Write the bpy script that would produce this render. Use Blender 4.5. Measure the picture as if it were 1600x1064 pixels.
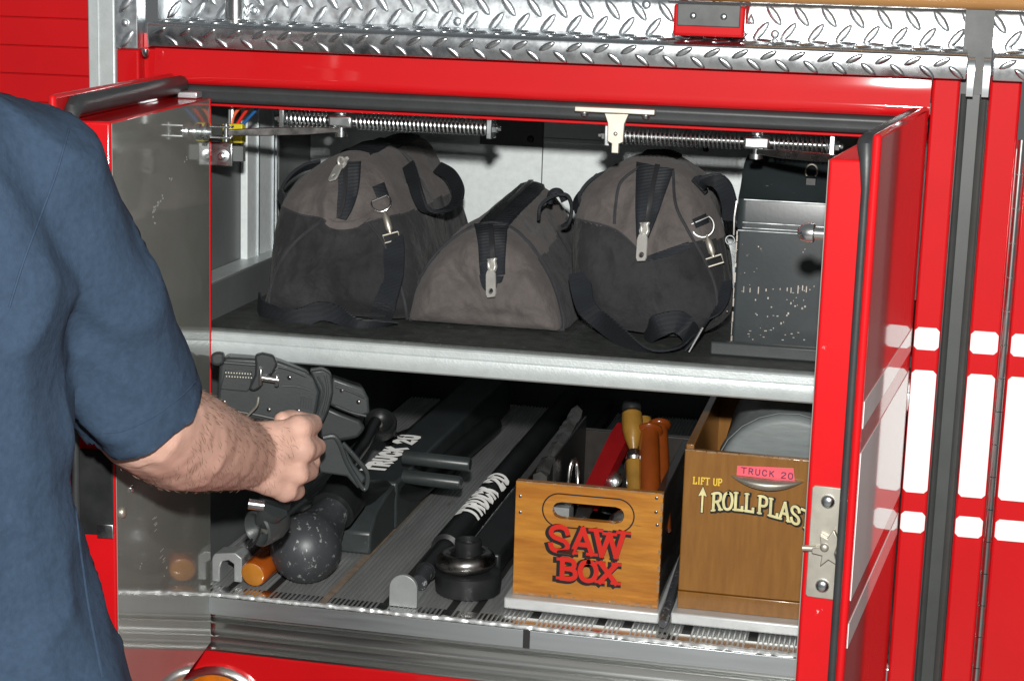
import bpy, bmesh, math, random
from math import sin, cos, pi, radians, sqrt, atan2
from mathutils import Vector as V, Matrix, noise
random.seed(20)
for o in list(bpy.data.objects): bpy.data.objects.remove(o)
sc = bpy.context.scene
C = sc.collection

# ------------------------------------------------------------------ camera, light, world
FPX, CX, CY = 2851.9, 800.0, 532.0
YAW, PITCH, ROLL = 0.20764382, 0.199455656, 0.0310512933
fwd = V((-sin(YAW)*cos(PITCH), cos(YAW)*cos(PITCH), -sin(PITCH)))
_r = fwd.cross(V((0, 0, 1))).normalized(); _u = _r.cross(fwd)
rgt = cos(ROLL)*_r + sin(ROLL)*_u; upv = -sin(ROLL)*_r + cos(ROLL)*_u
CAM = V((0.74863794, -1.90393858, 0.71980516))
cam = bpy.data.cameras.new('camera'); co = bpy.data.objects.new('camera', cam); C.objects.link(co)
co.matrix_world = Matrix.Translation(CAM) @ Matrix((rgt, upv, -fwd)).transposed().to_4x4()
cam.sensor_width = 36; cam.lens = FPX/1600*36; cam.clip_end = 60; cam.clip_start = .01
sc.camera = co
w = bpy.data.worlds.new('World'); sc.world = w; w.use_nodes = True
w.node_tree.nodes['Background'].inputs[0].default_value = (.92, .97, 1, 1)
w.node_tree.nodes['Background'].inputs[1].default_value = .13
fl = bpy.data.lights.new('camera_flash', 'POINT'); fl.energy = 176; fl.shadow_soft_size = .022; fl.color = (1, .985, .95)
flo = bpy.data.objects.new('camera_flash', fl); C.objects.link(flo)
flo.location = CAM + upv*.15 + rgt*.005 + fwd*.03
sc.view_settings.view_transform = 'Standard'; sc.view_settings.look = 'None'
sc.view_settings.exposure = 0; sc.view_settings.gamma = 1

def ray(px, py): return rgt*((px-CX)/FPX) - upv*((py-CY)/FPX) + fwd
def at(px, py, Y=None, X=None, Z=None):
    r = ray(px, py)
    if Y is not None: t = (Y-CAM.y)/r.y
    elif X is not None: t = (X-CAM.x)/r.x
    else: t = (Z-CAM.z)/r.z
    return CAM + r*t

# ------------------------------------------------------------------ materials
def mat(name, col, rough=.5, metal=0, coat=0, crough=.05, var=.0, vscale=20, bump=0, bscale=200, rvar=0, spots=None, sscale=60, sthr=.62,
        stretch=(1, 1, 1), ior=1.5, spec=.5, sheen=0, grain=None, aniso=0, sss=0, bump2=None):
    m = bpy.data.materials.new(name); m.use_nodes = True
    nt = m.node_tree; n = nt.nodes; L = nt.links; b = n['Principled BSDF']
    b.inputs['Base Color'].default_value = (*col, 1); b.inputs['Roughness'].default_value = rough
    b.inputs['Metallic'].default_value = metal; b.inputs['Coat Weight'].default_value = coat
    b.inputs['Coat Roughness'].default_value = crough; b.inputs['IOR'].default_value = ior
    b.inputs['Specular IOR Level'].default_value = spec; b.inputs['Sheen Weight'].default_value = sheen
    b.inputs['Anisotropic'].default_value = aniso
    if sss: b.inputs['Subsurface Weight'].default_value = sss; b.inputs['Subsurface Radius'].default_value = (.008, .003, .0015); b.inputs['Subsurface Scale'].default_value = 1
    tc = n.new('ShaderNodeTexCoord'); mp = n.new('ShaderNodeMapping'); mp.inputs['Scale'].default_value = stretch
    L.new(tc.outputs['Object'], mp.inputs['Vector'])
    def nz(s, d=4, ro=.55):
        t = n.new('ShaderNodeTexNoise'); t.inputs['Scale'].default_value = s; t.inputs['Detail'].default_value = d
        t.inputs['Roughness'].default_value = ro; L.new(mp.outputs['Vector'], t.inputs['Vector']); return t.outputs['Fac']
    cur = None
    if var:
        f = nz(vscale, 6, .6)
        r = n.new('ShaderNodeMapRange'); r.inputs[1].default_value = .3; r.inputs[2].default_value = .7
        r.inputs[3].default_value = 1-var; r.inputs[4].default_value = 1+var; L.new(f, r.inputs[0])
        mx = n.new('ShaderNodeMix'); mx.data_type = 'RGBA'; mx.blend_type = 'MULTIPLY'; mx.inputs['Factor'].default_value = 1
        mx.inputs[6].default_value = (*col, 1); L.new(r.outputs[0], mx.inputs[7]); cur = mx.outputs[2]
    if grain:
        f = nz(grain[1], 8, .65)
        r = n.new('ShaderNodeValToRGB'); r.color_ramp.elements[0].position = .35; r.color_ramp.elements[1].position = .68
        L.new(f, r.inputs[0])
        mx = n.new('ShaderNodeMix'); mx.data_type = 'RGBA'; mx.inputs[6].default_value = (*col, 1)
        if cur: L.new(cur, mx.inputs[6])
        mx.inputs[7].default_value = (*grain[0], 1); L.new(r.outputs[0], mx.inputs['Factor']); cur = mx.outputs[2]
    if spots:
        f = nz(sscale, 8, .7)
        r = n.new('ShaderNodeMapRange'); r.inputs[1].default_value = sthr; r.inputs[2].default_value = sthr+.05; L.new(f, r.inputs[0])
        mx = n.new('ShaderNodeMix'); mx.data_type = 'RGBA'; mx.inputs[6].default_value = (*col, 1)
        if cur: L.new(cur, mx.inputs[6])
        mx.inputs[7].default_value = (*spots, 1); L.new(r.outputs[0], mx.inputs['Factor']); cur = mx.outputs[2]
    if cur: L.new(cur, b.inputs['Base Color'])
    if rvar:
        f = nz(vscale*2.3, 5); r = n.new('ShaderNodeMapRange'); r.inputs[1].default_value = .3; r.inputs[2].default_value = .7
        r.inputs[3].default_value = max(.02, rough-rvar); r.inputs[4].default_value = rough+rvar; L.new(f, r.inputs[0]); L.new(r.outputs[0], b.inputs['Roughness'])
    if bump:
        f = nz(bscale, 3); bp = n.new('ShaderNodeBump'); bp.inputs['Strength'].default_value = bump; bp.inputs['Distance'].default_value = .001
        L.new(f, bp.inputs['Height']); L.new(bp.outputs[0], b.inputs['Normal'])
        if bump2:
            st_, sc_, di_ = bump2; f2 = nz(sc_, 4, .5); b2 = n.new('ShaderNodeBump'); b2.inputs['Strength'].default_value = st_; b2.inputs['Distance'].default_value = di_
            L.new(f2, b2.inputs['Height']); L.new(b2.outputs[0], bp.inputs['Normal'])
    return m
M = {}
M['red'] = mat('red_paint', (.57, .004, .007), .55, spec=.15, coat=.8, crough=.05, var=.05, vscale=9, bump=.03, bscale=60, spots=(.62, .16, .15), sscale=150, sthr=.735)
M['redworn'] = mat('red_paint_chipped', (.57, .004, .007), .55, spec=.15, coat=.7, crough=.07, var=.05, spots=(.75, .6, .58), sscale=45, sthr=.68)
M['white'] = mat('white_reflective_sheet', (.9, .9, .89), .65, spec=.1, coat=.9, crough=.04)
M['plate'] = mat('aluminium_tread', (.82, .87, .90), .37, 1, var=.07, vscale=40, rvar=.10, bump=.05, bscale=300)
M['platelip'] = mat('polished_tread', (.70, .73, .75), .27, 1, var=.06, vscale=40, rvar=.05, bump=.04, bscale=200)
M['alu'] = mat('bare_aluminium', (.80, .85, .88), .34, .95, var=.03, vscale=60, stretch=(.08, 1, 1), rvar=.03)
M['alurib'] = mat('ribbed_aluminium', (.48, .495, .49), .37, .62, var=.2, vscale=30, stretch=(1, .15, 1), spots=(.27, .24, .21), sscale=24, sthr=.60)
M['brush'] = mat('brushed_steel', (.66, .67, .66), .23, 1, var=.02, stretch=(.05, 1, 1), vscale=60, rvar=.015)
M['silverpaint'] = mat('silver_painted_metal', (.58, .63, .63), .42, .3, var=.08, vscale=60, bump=.25, bscale=420)
M['pull'] = mat('zipper_pull_metal', (.62, .61, .57), .42, .45, var=.1, vscale=90)
M['weld'] = mat('weld_metal', (.70, .72, .72), .35, .6, var=.15, vscale=200)
M['scuff'] = mat('pale_scuff', (.42, .42, .40), .6)
M['tray'] = mat('scuffed_tray_metal', (.66, .68, .68), .5, .45, var=.12, vscale=50, stretch=(.4, 1, 1))
M['zinc'] = mat('zinc_plated_steel', (.68, .72, .73), .28, 1, var=.06, rvar=.08)
M['chrome'] = mat('chrome', (.88, .89, .88), .24, 1)
M['nickel'] = mat('nickel_plate', (.50, .475, .41), .46, .8, var=.15, vscale=50)
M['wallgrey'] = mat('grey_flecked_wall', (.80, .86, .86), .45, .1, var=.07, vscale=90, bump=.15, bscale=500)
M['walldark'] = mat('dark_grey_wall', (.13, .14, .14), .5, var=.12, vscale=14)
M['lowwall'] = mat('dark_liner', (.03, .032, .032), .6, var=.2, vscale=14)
M['glossgrey'] = mat('glossy_grey_paint', (.245, .255, .23), .075, coat=.35, crough=.04, var=.07, vscale=9, ior=1.65, bump=.02, bscale=40)
M['rubber'] = mat('rubber', (.035, .038, .04), .45, var=.15, vscale=40, bump=.1)
M['jointgrey'] = mat('grey_rubber_channel', (.055, .062, .060), .45, var=.1, vscale=30)
M['blackrub'] = mat('black_rubber', (.016, .017, .018), .42, var=.2, bump=.08, rvar=.1)
M['mat'] = mat('rubber_shelf_mat', (.05, .056, .052), .55, var=.4, vscale=60, bump=.3, bscale=250, spots=(.15, .15, .14), sscale=120, sthr=.62)
M['brown'] = mat('brown_canvas', (.105, .091, .087), .85, var=.2, vscale=30, bump=.6, bscale=650, sheen=.1, bump2=(.7, 17, .022))
M['blackcanvas'] = mat('black_canvas', (.030, .031, .036), .8, var=.35, vscale=25, bump=.6, bscale=650, sheen=.08, bump2=(.7, 17, .022))
M['suede'] = mat('worn_black_suede', (.021, .0215, .024), .85, var=.55, vscale=14, bump=.6, bscale=420, sheen=.08, bump2=(.7, 15, .024))
M['web'] = mat('black_webbing', (.022, .026, .032), .6, var=.2, bump=.6, bscale=500, stretch=(.3, 1, 2.5))
_n = M['web'].node_tree; _w = _n.nodes.new('ShaderNodeTexWave'); _w.inputs['Scale'].default_value = 210; _w.inputs['Distortion'].default_value = .6; _w.bands_direction = 'Z'
_b = _n.nodes.new('ShaderNodeBump'); _b.inputs['Strength'].default_value = .7; _b.inputs['Distance'].default_value = .0012
_t = [q for q in _n.nodes if q.type == 'TEX_COORD'][0]; _n.links.new(_t.outputs['Object'], _w.inputs['Vector']); _n.links.new(_w.outputs['Fac'], _b.inputs['Height'])
_n.links.new(_b.outputs[0], _n.nodes['Principled BSDF'].inputs['Normal'])
M['teeth'] = mat('zipper_teeth', (.03, .03, .033), .35)
M['toolbox'] = mat('black_enamel', (.028, .036, .039), .36, coat=.15, crough=.25, var=.2, vscale=18, spots=(.25, .25, .24), sscale=70, sthr=.665, bump=.05)
M['edgewear'] = mat('worn_bare_edge', (.42, .37, .33), .4, .6, var=.3, vscale=80)
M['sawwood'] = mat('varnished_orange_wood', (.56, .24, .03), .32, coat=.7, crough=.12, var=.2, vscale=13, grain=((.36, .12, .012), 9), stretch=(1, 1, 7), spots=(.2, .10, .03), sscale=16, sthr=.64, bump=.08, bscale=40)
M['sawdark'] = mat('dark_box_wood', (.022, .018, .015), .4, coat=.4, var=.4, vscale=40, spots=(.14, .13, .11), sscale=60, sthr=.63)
M['ply'] = mat('varnished_brown_plywood', (.285, .125, .022), .35, coat=.6, crough=.14, var=.08, vscale=30, grain=((.22, .09, .014), 26), stretch=(5, 5, .6), bump=.06, bscale=80)
M['plyedge'] = mat('plywood_worn_edge', (.30, .17, .08), .5, var=.35, vscale=90, spots=(.6, .5, .42), sscale=90, sthr=.62)
M['sred'] = mat('painted_letter_red', (.62, .018, .008), .35, coat=.4, var=.08)
M['sblack'] = mat('painted_letter_black', (.012, .011, .012), .4)
M['cream'] = mat('painted_letter_cream', (.72, .66, .33), .45, var=.2, vscale=80, spots=(.2, .2, .2), sscale=50, sthr=.63)
M['yellow'] = mat('painted_letter_yellow', (.85, .58, .06), .4)
M['pink'] = mat('pink_label_tape', (.85, .12, .16), .45)
M['ink'] = mat('purple_ink', (.07, .01, .06), .5)
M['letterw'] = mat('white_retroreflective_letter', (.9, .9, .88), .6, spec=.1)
_n = M['letterw'].node_tree; _c = _n.nodes.new('ShaderNodeCombineXYZ')      # retroreflection imitated: fixed shading normal turned towards the flash brightens the letters
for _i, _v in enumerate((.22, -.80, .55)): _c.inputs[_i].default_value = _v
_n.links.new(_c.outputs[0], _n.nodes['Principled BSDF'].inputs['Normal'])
M['toolgrey'] = mat('dark_grey_tool_plastic', (.040, .047, .048), .38, var=.1, vscale=40, bump=.12, bscale=500)
M['toolblack'] = mat('black_tool_plastic', (.03, .034, .036), .4, var=.15, bump=.1)
M['glass'] = mat('dark_lens_glass', (.05, .06, .06), .05, coat=1)
M['bar'] = mat('charcoal_painted_steel', (.040, .049, .050), .34, var=.2, vscale=24, spots=(.14, .14, .13), sscale=40, sthr=.7, bump=.08)
M['blackbar'] = mat('black_painted_steel', (.012, .013, .014), .4, var=.3, spots=(.05, .05, .05), sscale=50, sthr=.68)
M['castiron'] = mat('scuffed_dark_steel', (.062, .066, .072), .42, .2, var=.25, vscale=20, spots=(.40, .41, .41), sscale=150, sthr=.59, stretch=(1, 1, .6), bump=.25, bscale=90)
M['steelworn'] = mat('worn_steel', (.30, .29, .28), .3, 1, var=.3, vscale=30, rvar=.1)
M['greycast'] = mat('light_grey_casting', (.40, .42, .42), .42, .4, var=.12, vscale=40, spots=(.12, .1, .09), sscale=60, sthr=.68)
M['orange'] = mat('varnished_orange_handle', (.42, .085, .006), .2, coat=1, crough=.06, var=.2, vscale=30, stretch=(1, .3, 1))
M['orangecut'] = mat('orange_end_grain', (.50, .19, .02), .3, coat=.8, var=.1)
M['handlered'] = mat('red_tool_handle', (.22, .004, .006), .35, coat=.3, var=.15)
M['handleyel'] = mat('yellow_wood_handle', (.27, .14, .022), .35, coat=.6, var=.25, vscale=30, bump=.5, bscale=120, spots=(.1, .05, .01), sscale=50, sthr=.66)
M['handlebrn'] = mat('amber_brown_handle', (.20, .042, .006), .2, coat=1, crough=.06, var=.15, vscale=40, stretch=(1, 1, .3))
M['greyroll'] = mat('grey_plastic_sheet', (.20, .225, .225), .5, var=.12, vscale=26, bump=.5, bscale=30, stretch=(1, 1, 5))
M['blackfilm'] = mat('black_plastic_film', (.008, .009, .009), .12, coat=.5, bump=.8, bscale=50)
M['poly'] = mat('clear_grime_polythene', (.06, .06, .058), .22, var=.5, vscale=30, bump=.8, bscale=70, spots=(.32, .3, .27), sscale=40, sthr=.66)
M['shirt'] = mat('navy_cotton_shirt', (.034, .058, .097), .9, var=.12, vscale=160, bump=.35, bscale=1100, spec=.2, bump2=(.5, 17, .014))
M['trouser'] = mat('navy_trousers', (.018, .024, .04), .85, var=.1, bump=.3, bscale=900)
M['skin'] = mat('skin', (.66, .40, .315), .5, var=.13, vscale=34, bump=.35, bscale=330, sss=.08, spots=(.40, .21, .14), sscale=190, sthr=.70)
M['hairbody'] = mat('dark_brown_hair', (.05, .03, .018), .5)
M['armhair'] = mat('brown_arm_hair', (.20, .12, .08), .6)
M['wood'] = mat('wood_pole', (.50, .26, .09), .4, coat=.3, var=.15, vscale=12, stretch=(.1, 1, 1), grain=((.38, .18, .06), 16))
M['amber'] = mat('amber_lens', (.75, .20, .01), .08, coat=1, var=.3, vscale=60)
M['yelplug'] = mat('yellow_plug', (.62, .52, .02), .35)
M['wred'] = mat('red_wire', (.62, .02, .01), .4); M['wor'] = mat('orange_wire', (.75, .13, .05), .4); M['wblue'] = mat('blue_wire', (.015, .10, .30), .4)
M['concrete'] = mat('concrete', (.25, .25, .24), .8, var=.1, vscale=3)
M['tan'] = mat('tan_dust_strip', (.27, .21, .16), .7, var=.3, vscale=60)
M['groove'] = mat('dark_groove', (.022, .022, .022), .6)
M['boxlight'] = mat('pad_dark_grey', (.06, .065, .065), .5, var=.3, vscale=60)

# ------------------------------------------------------------------ mesh helpers
class MB:
    def __init__(s): s.v = []; s.f = []
    def add(s, vs, fs):
        k = len(s.v); s.v += [V(p) for p in vs]; s.f += [tuple(i+k for i in f) for f in fs]; return s
    def box(s, x0, x1, y0, y1, z0, z1, T=None):
        vs = [V((x, y, z)) for x in (x0, x1) for y in (y0, y1) for z in (z0, z1)]
        if T: vs = [T(p) for p in vs]
        return s.add(vs, [(0, 1, 3, 2), (4, 6, 7, 5), (0, 4, 5, 1), (2, 3, 7, 6), (0, 2, 6, 4), (1, 5, 7, 3)])
    def loft(s, rings, closed=True, caps=True):
        n = len(rings[0]); vs = [p for r in rings for p in r]; fs = []
        for i in range(len(rings)-1):
            for j in range(n if closed else n-1):
                a = i*n+j; b = i*n+(j+1) % n; fs.append((a, b, b+n, a+n))
        if caps and closed: fs.append(tuple(range(n-1, -1, -1))); fs.append(tuple(range((len(rings)-1)*n, len(rings)*n)))
        return s.add(vs, fs)
    def tube(s, path, r, n=10, caps=True, flat=1.0, upd=None, closed=False):
        path = [V(p) for p in path]; m = len(path); rings = []
        rs = r if isinstance(r, (list, tuple)) else [r]*m
        prev = None
        for i in range(m):
            if closed: t = (path[(i+1) % m]-path[i-1])
            else: t = path[min(i+1, m-1)]-path[max(i-1, 0)]
            t.normalize()
            a = V(upd) if upd else (prev if prev is not None else (V((0, 0, 1)) if abs(t.z) < .9 else V((1, 0, 0))))
            a = (a - t*a.dot(t)).normalized(); prev = a; b = t.cross(a)
            rings.append([path[i]+(a*cos(k*2*pi/n)*flat+b*sin(k*2*pi/n))*rs[i] for k in range(n)])
        if closed: rings.append(rings[0]); return s.loft(rings, True, False)
        return s.loft(rings, True, caps)
    def lathe(s, prof, o, ax, n=24, caps=True):
        o = V(o); ax = V(ax).normalized(); a = ax.orthogonal().normalized(); b = ax.cross(a)
        return s.loft([[o+ax*h+(a*cos(k*2*pi/n)+b*sin(k*2*pi/n))*r for k in range(n)] for r, h in prof], True, caps)
    def prism(s, poly, o, u, v, wv):
        o, u, v, wv = V(o), V(u), V(v), V(wv)
        r0 = [o+u*a+v*b for a, b in poly]; return s.loft([r0, [p+wv for p in r0]])
    def ribbon(s, path, wdir, wd, th=.0016):
        path = [V(p) for p in path]; m = len(path); rings = []
        for i in range(m):
            t = (path[min(i+1, m-1)]-path[max(i-1, 0)]).normalized()
            a = V(wdir[i] if isinstance(wdir, list) else wdir); a = (a-t*a.dot(t)).normalized(); b = t.cross(a)
            ww = wd[i] if isinstance(wd, (list, tuple)) else wd
            rings.append([path[i]+a*ww/2+b*th/2, path[i]+a*ww/2-b*th/2, path[i]-a*ww/2-b*th/2, path[i]-a*ww/2+b*th/2])
        return s.loft(rings)
    def build(s, name, m, parent=None, bevel=0, smooth=True, ang=38, seg=2):
        me = bpy.data.meshes.new(name); me.from_pydata([tuple(p) for p in s.v], [], s.f)
        bm = bmesh.new(); bm.from_mesh(me); bmesh.ops.recalc_face_normals(bm, faces=bm.faces); bm.to_mesh(me); bm.free()
        return finish(name, me, m, parent, bevel, smooth, ang, seg)
def finish(name, me, m, parent=None, bevel=0, smooth=True, ang=38, seg=2):
    me.materials.append(M[m] if isinstance(m, str) else m)
    if smooth:
        me.polygons.foreach_set('use_smooth', [True]*len(me.polygons)); me.set_sharp_from_angle(angle=radians(ang))
    o = bpy.data.objects.new(name, me); C.objects.link(o)
    if parent: attach(o, parent)
    if bevel:
        b = o.modifiers.new('bevel', 'BEVEL'); b.width = bevel; b.segments = seg; b.limit_method = 'ANGLE'; b.angle_limit = radians(35)
    return o
def attach(o, p):
    o.parent = p
    if p.type == 'EMPTY': o.matrix_parent_inverse = Matrix.Translation(-p.location)
def thing(name, loc, label, cat, group=None):
    o = bpy.data.objects.new(name, None); C.objects.link(o); o.location = loc; o.empty_display_size = .05
    o['label'] = label; o['category'] = cat
    if group: o['group'] = group
    return o
def tagm(o, label, cat, group=None):
    o['label'] = label; o['category'] = cat
    if group: o['group'] = group
    return o
def origin(o, p):
    p = V(p); o.data.transform(Matrix.Translation(-p)); o.location = p; return o
def crv(pts, n=8, closed=False):
    P = [V(p) for p in pts]; m = len(P); out = []
    for i in range(m if closed else m-1):
        if closed: a, b, c, d = P[i-1], P[i], P[(i+1) % m], P[(i+2) % m]
        else: a, b, c, d = P[max(i-1, 0)], P[i], P[i+1], P[min(i+2, m-1)]
        for k in range(n):
            t = k/n; out.append(.5*((2*b)+(c-a)*t+(2*a-5*b+4*c-d)*t*t+(3*b-a-3*c+d)*t**3))
    if not closed: out.append(P[-1])
    return out
def screw(o, ax, r, parent, m='zinc', name='screw', h=.003):
    MB().lathe([(r, 0), (r, h*.3), (r*.8, h*.75), (r*.4, h), (.0001, h)], o, ax, 14).build(name, m, parent)

# ---- stroke lettering
G = {'S': [[(.88, .76), (.78, .93), (.5, 1), (.2, .92), (.1, .74), (.24, .58), (.5, .5), (.76, .42), (.9, .25), (.8, .07), (.5, 0), (.2, .08), (.1, .26)]],
 'A': [[(.04, 0), (.5, 1)], [(.5, 1), (.96, 0)], [(.22, .36), (.78, .36)]],
 'W': [[(.0, 1), (.24, 0)], [(.24, 0), (.5, .9)], [(.5, .9), (.76, 0)], [(.76, 0), (1., 1)]],
 'B': [[(.15, 0), (.15, 1)], [(.15, 1), (.55, 1), (.78, .9), (.8, .66), (.6, .53), (.15, .53)], [(.6, .53), (.85, .42), (.88, .14), (.62, 0), (.15, 0)]],
 'O': [[(.5, 1), (.2, .9), (.06, .62), (.06, .38), (.2, .1), (.5, 0), (.8, .1), (.94, .38), (.94, .62), (.8, .9), (.5, 1)]],
 '0': [[(.5, 1), (.2, .94), (.1, .7), (.1, .3), (.2, .06), (.5, 0), (.8, .06), (.9, .3), (.9, .7), (.8, .94), (.5, 1)]],
 'X': [[(.05, 0), (.95, 1)], [(.05, 1), (.95, 0)]], 'T': [[(.5, 0), (.5, 1)], [(0, 1), (1, 1)]],
 'R': [[(.15, 0), (.15, 1)], [(.15, 1), (.6, 1), (.85, .88), (.85, .62), (.6, .5), (.15, .5)], [(.5, .5), (.92, 0)]],
 'U': [[(.12, 1), (.12, .25), (.28, .03), (.5, 0), (.72, .03), (.88, .25), (.88, 1)]],
 'C': [[(.88, .75), (.75, .95), (.45, 1), (.18, .88), (.08, .6), (.08, .4), (.18, .12), (.45, 0), (.75, .05), (.88, .25)]],
 'K': [[(.15, 0), (.15, 1)], [(.9, 1), (.15, .42)], [(.4, .6), (.92, 0)]],
 '2': [[(.1, .78), (.25, .96), (.55, 1), (.85, .9), (.88, .66), (.1, 0), (.92, 0)]],
 'L': [[(.18, 1), (.18, 0), (.88, 0), (.88, .2)]], 'I': [[(.5, 0), (.5, 1)]], 'F': [[(.2, 0), (.2, 1), (.88, 1), (.88, .82)], [(.2, .52), (.66, .52)]],
 'P': [[(.18, 0), (.18, 1)], [(.18, 1), (.6, 1), (.86, .88), (.86, .6), (.6, .46), (.18, .46)]]}
SERIF = {'A': [(.04, 0), (.96, 0)], 'W': [(0, 1), (1, 1), (.5, .9)], 'B': [(.1, 0), (.1, 1)], 'X': [(.05, 0), (.95, 0), (.05, 1), (.95, 1)], 'R': [(.15, 0), (.92, 0), (.12, 1)],
 'L': [(.18, 1), (.15, 0)], 'P': [(.18, 0), (.15, 1)], 'T': [(.5, 0)], 'I': [(.5, 0), (.5, 1)], 'F': [(.2, 0)], 'K': [(.15, 0), (.15, 1)]}
def text(txt, o, u, v, h, cw, sw, m, parent, name='lettering', gap=.2, lift=.0004, serif=0, arc=None, shift=(0, 0), slant=0, grow=0, smoothS=True, sub=0, sp_=.6):
    """flat painted lettering: o lower-left corner, u/v unit axes in the surface"""
    o, u, v = V(o), V(u).normalized(), V(v).normalized(); nrm = u.cross(v); mb = MB(); x = 0; k = 0
    wd = {'I': .55, 'W': 1.3, ' ': sp_}
    for ch in txt:
        c = cw*wd.get(ch, 1)
        if ch != ' ':
            st = [list(l) for l in G[ch]]
            if serif: st += [[(a-serif, b), (a+serif, b)] for a, b in SERIF.get(ch, [])]
            for si, l in enumerate(st):
                if len(l) > 4 and smoothS: l = [(p.x, p.y) for p in crv([(a, b, 0) for a, b in l], 4)]
                pts = [V((x+shift[0]+a*c+slant*b*h, shift[1]+b*h + (arc(x+a*c) if arc else 0), 0)) for a, b in l]
                wl = sw+2*grow
                if si >= len(G[ch]): wl = sw*.62+2*grow
                if sub:
                    ps2 = []
                    for i in range(len(pts)-1):
                        m_n = max(1, int((pts[i+1]-pts[i]).length/sub)); ps2 += [pts[i].lerp(pts[i+1], j/m_n) for j in range(m_n)]
                    pts = ps2+[pts[-1]]
                q = []
                for i, p in enumerate(pts):
                    d0 = (p-pts[i-1]).normalized() if i else None; d1 = (pts[i+1]-p).normalized() if i < len(pts)-1 else None
                    t = (d0+d1).normalized() if d0 and d1 else (d0 or d1)
                    e = V((0, 0, 0)) if (d0 and d1) else (t*(wl*.42 if d0 else -wl*.42))
                    nn = V((-t.y, t.x, 0)); ml = min(1.6, 1/max(.4, nn.dot(V((-(d0 or d1).y, (d0 or d1).x, 0)))))
                    q.append((p+e+nn*wl/2*ml, p+e-nn*wl/2*ml))
                lf = lift+.00004*(k % 7); k += 1
                vs = [o+u*a.x+v*a.y+nrm*lf for ab in q for a in ab]
                mb.add(vs, [(2*i, 2*i+1, 2*i+3, 2*i+2) for i in range(len(q)-1)])
        x += c+gap*cw
    return mb.build(name, m, parent, smooth=False)

# ------------------------------------------------------------------ ground
g = MB(); g.add([(-6, -6, -.87), (6, -6, -.87), (6, 6, -.87), (-6, 6, -.87)], [(0, 1, 2, 3)])
go = g.build('floor', 'concrete', smooth=False); go['kind'] = 'structure'

# ------------------------------------------------------------------ fire truck body
TR = thing('fire_truck', (.4, .3, -.87), 'red fire truck side with open equipment compartment and tread plate step', 'fire truck')
LB = -.62                                                  # lower edge of modelled body
def xsec(name, prof, x0, x1, m, parent, ang=38, nx=1):      # (y,z) profile swept along X
    return MB().loft([[V((x0+(x1-x0)*i/nx, y, z)) for y, z in prof] for i in range(nx+1)]).build(name, m, parent, ang=ang)
# header panel with a softly rolled lower edge
pr = [(.03, .632), (0, .632), (-.0008, .618), (-.0022, .608), (-.004, .599), (-.0048, .594), (-.0035, .590), (0, .587), (.03, .587)]
xsec('header_panel', pr, -.064, .7715, 'red', TR, ang=60)
MB().box(.7725, .80, -.003, .03, LB, .632).build('door_pillar', 'red', TR, bevel=.003)
MB().box(-.064, .7715, .0035, .02, .5640, .5668).build('opening_rim', 'red', TR, bevel=.0008)
# opening gasket under the header (rounded double bead)
gp = [(.03, .5865), (.004, .5865), (.0005, .583), (.0, .5795), (.002, .5765), (.001, .573), (.003, .5688), (.008, .5672), (.03, .5672)]
xsec('door_gasket', gp, -.062, .771, 'rubber', TR, ang=70)
# lower body under the sill
MB().box(-.064, .80, -.004, .03, LB, -.0665).build('lower_panel', 'red', TR, bevel=.003)
# vertical joint and neighbouring closed door
MB().box(.8003, .8285, .012, .03, LB, .70).build('pillar_joint', 'boxlight', TR)
MB().loft([[V((x, y, z)) for x, y in ((.8012, .0118), (.8012, .003), (.8030, .0012), (.8060, .003), (.8080, .0075), (.8200, .0075), (.8225, .0035), (.8255, .0022), (.8278, .004), (.8278, .0118))] for z in (LB, .612)]).build('joint_gasket', 'jointgrey', TR, ang=50)
MB().box(.8288, .8595, -.003, .03, LB, .632).build('side_panel', 'red', TR, bevel=.003)
MB().box(.8685, 1.5, -.003, .03, LB, .632).build('closed_door', 'red', TR, bevel=.003)
PH = MB().box(.8597, .8683, .0015, .012, LB, .56).build('piano_hinge', 'brush', TR)
k = 0; z = LB
while z < .545:
    mb = MB(); mb.tube([(.864, -.002, z+.0004), (.864, -.002, z+.0346)], .0040, 12); mb.build('hinge_knuckle', 'brush', PH); z += .035
# white reflective stripes
for x0, x1 in ((.7735, .7985), (.8300, .8575), (.8705, 1.45)):
    for z0, z1 in ((.349, .3725), (.196, .3275), (.1525, .175)):
        c = .0035; p = [(x0+c, z0), (x1-c, z0), (x1, z0+c), (x1, z1-c), (x1-c, z1), (x0+c, z1), (x0, z1-c), (x0, z0+c)]
        mb = MB(); mb.loft([[V((x, y, zz)) for x, zz in p] for y in (-.0030, -.0036)]); mb.build('reflective_stripe', 'white', TR, smooth=False)
# left jamb: pillar, gap, rail and roller shutter
MB().box(-.1105, -.083, 0, .03, LB, .6225).build('corner_post', 'red', TR, bevel=.003)
MB().box(-.0828, -.0645, .014, .03, LB, .64).build('post_gap', 'red', TR)
RL = MB().box(-.1435, -.1115, 0, .03, LB, .85).build('shutter_rail', 'silverpaint', TR, bevel=.002)
MB().box(-.1316, -.1301, -.0012, .004, LB, .85).build('rail_lip', 'silverpaint', RL, bevel=.0005)
SH = MB().box(-.75, -.144, .036, .045, LB, .85).build('roller_shutter', 'red', TR)
z = LB+.004
while z < .84:
    MB().box(-.75, -.1445, .030, .0358, z, z+.0305).build('slat', 'red', SH, bevel=.0012); z += .0317
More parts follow.
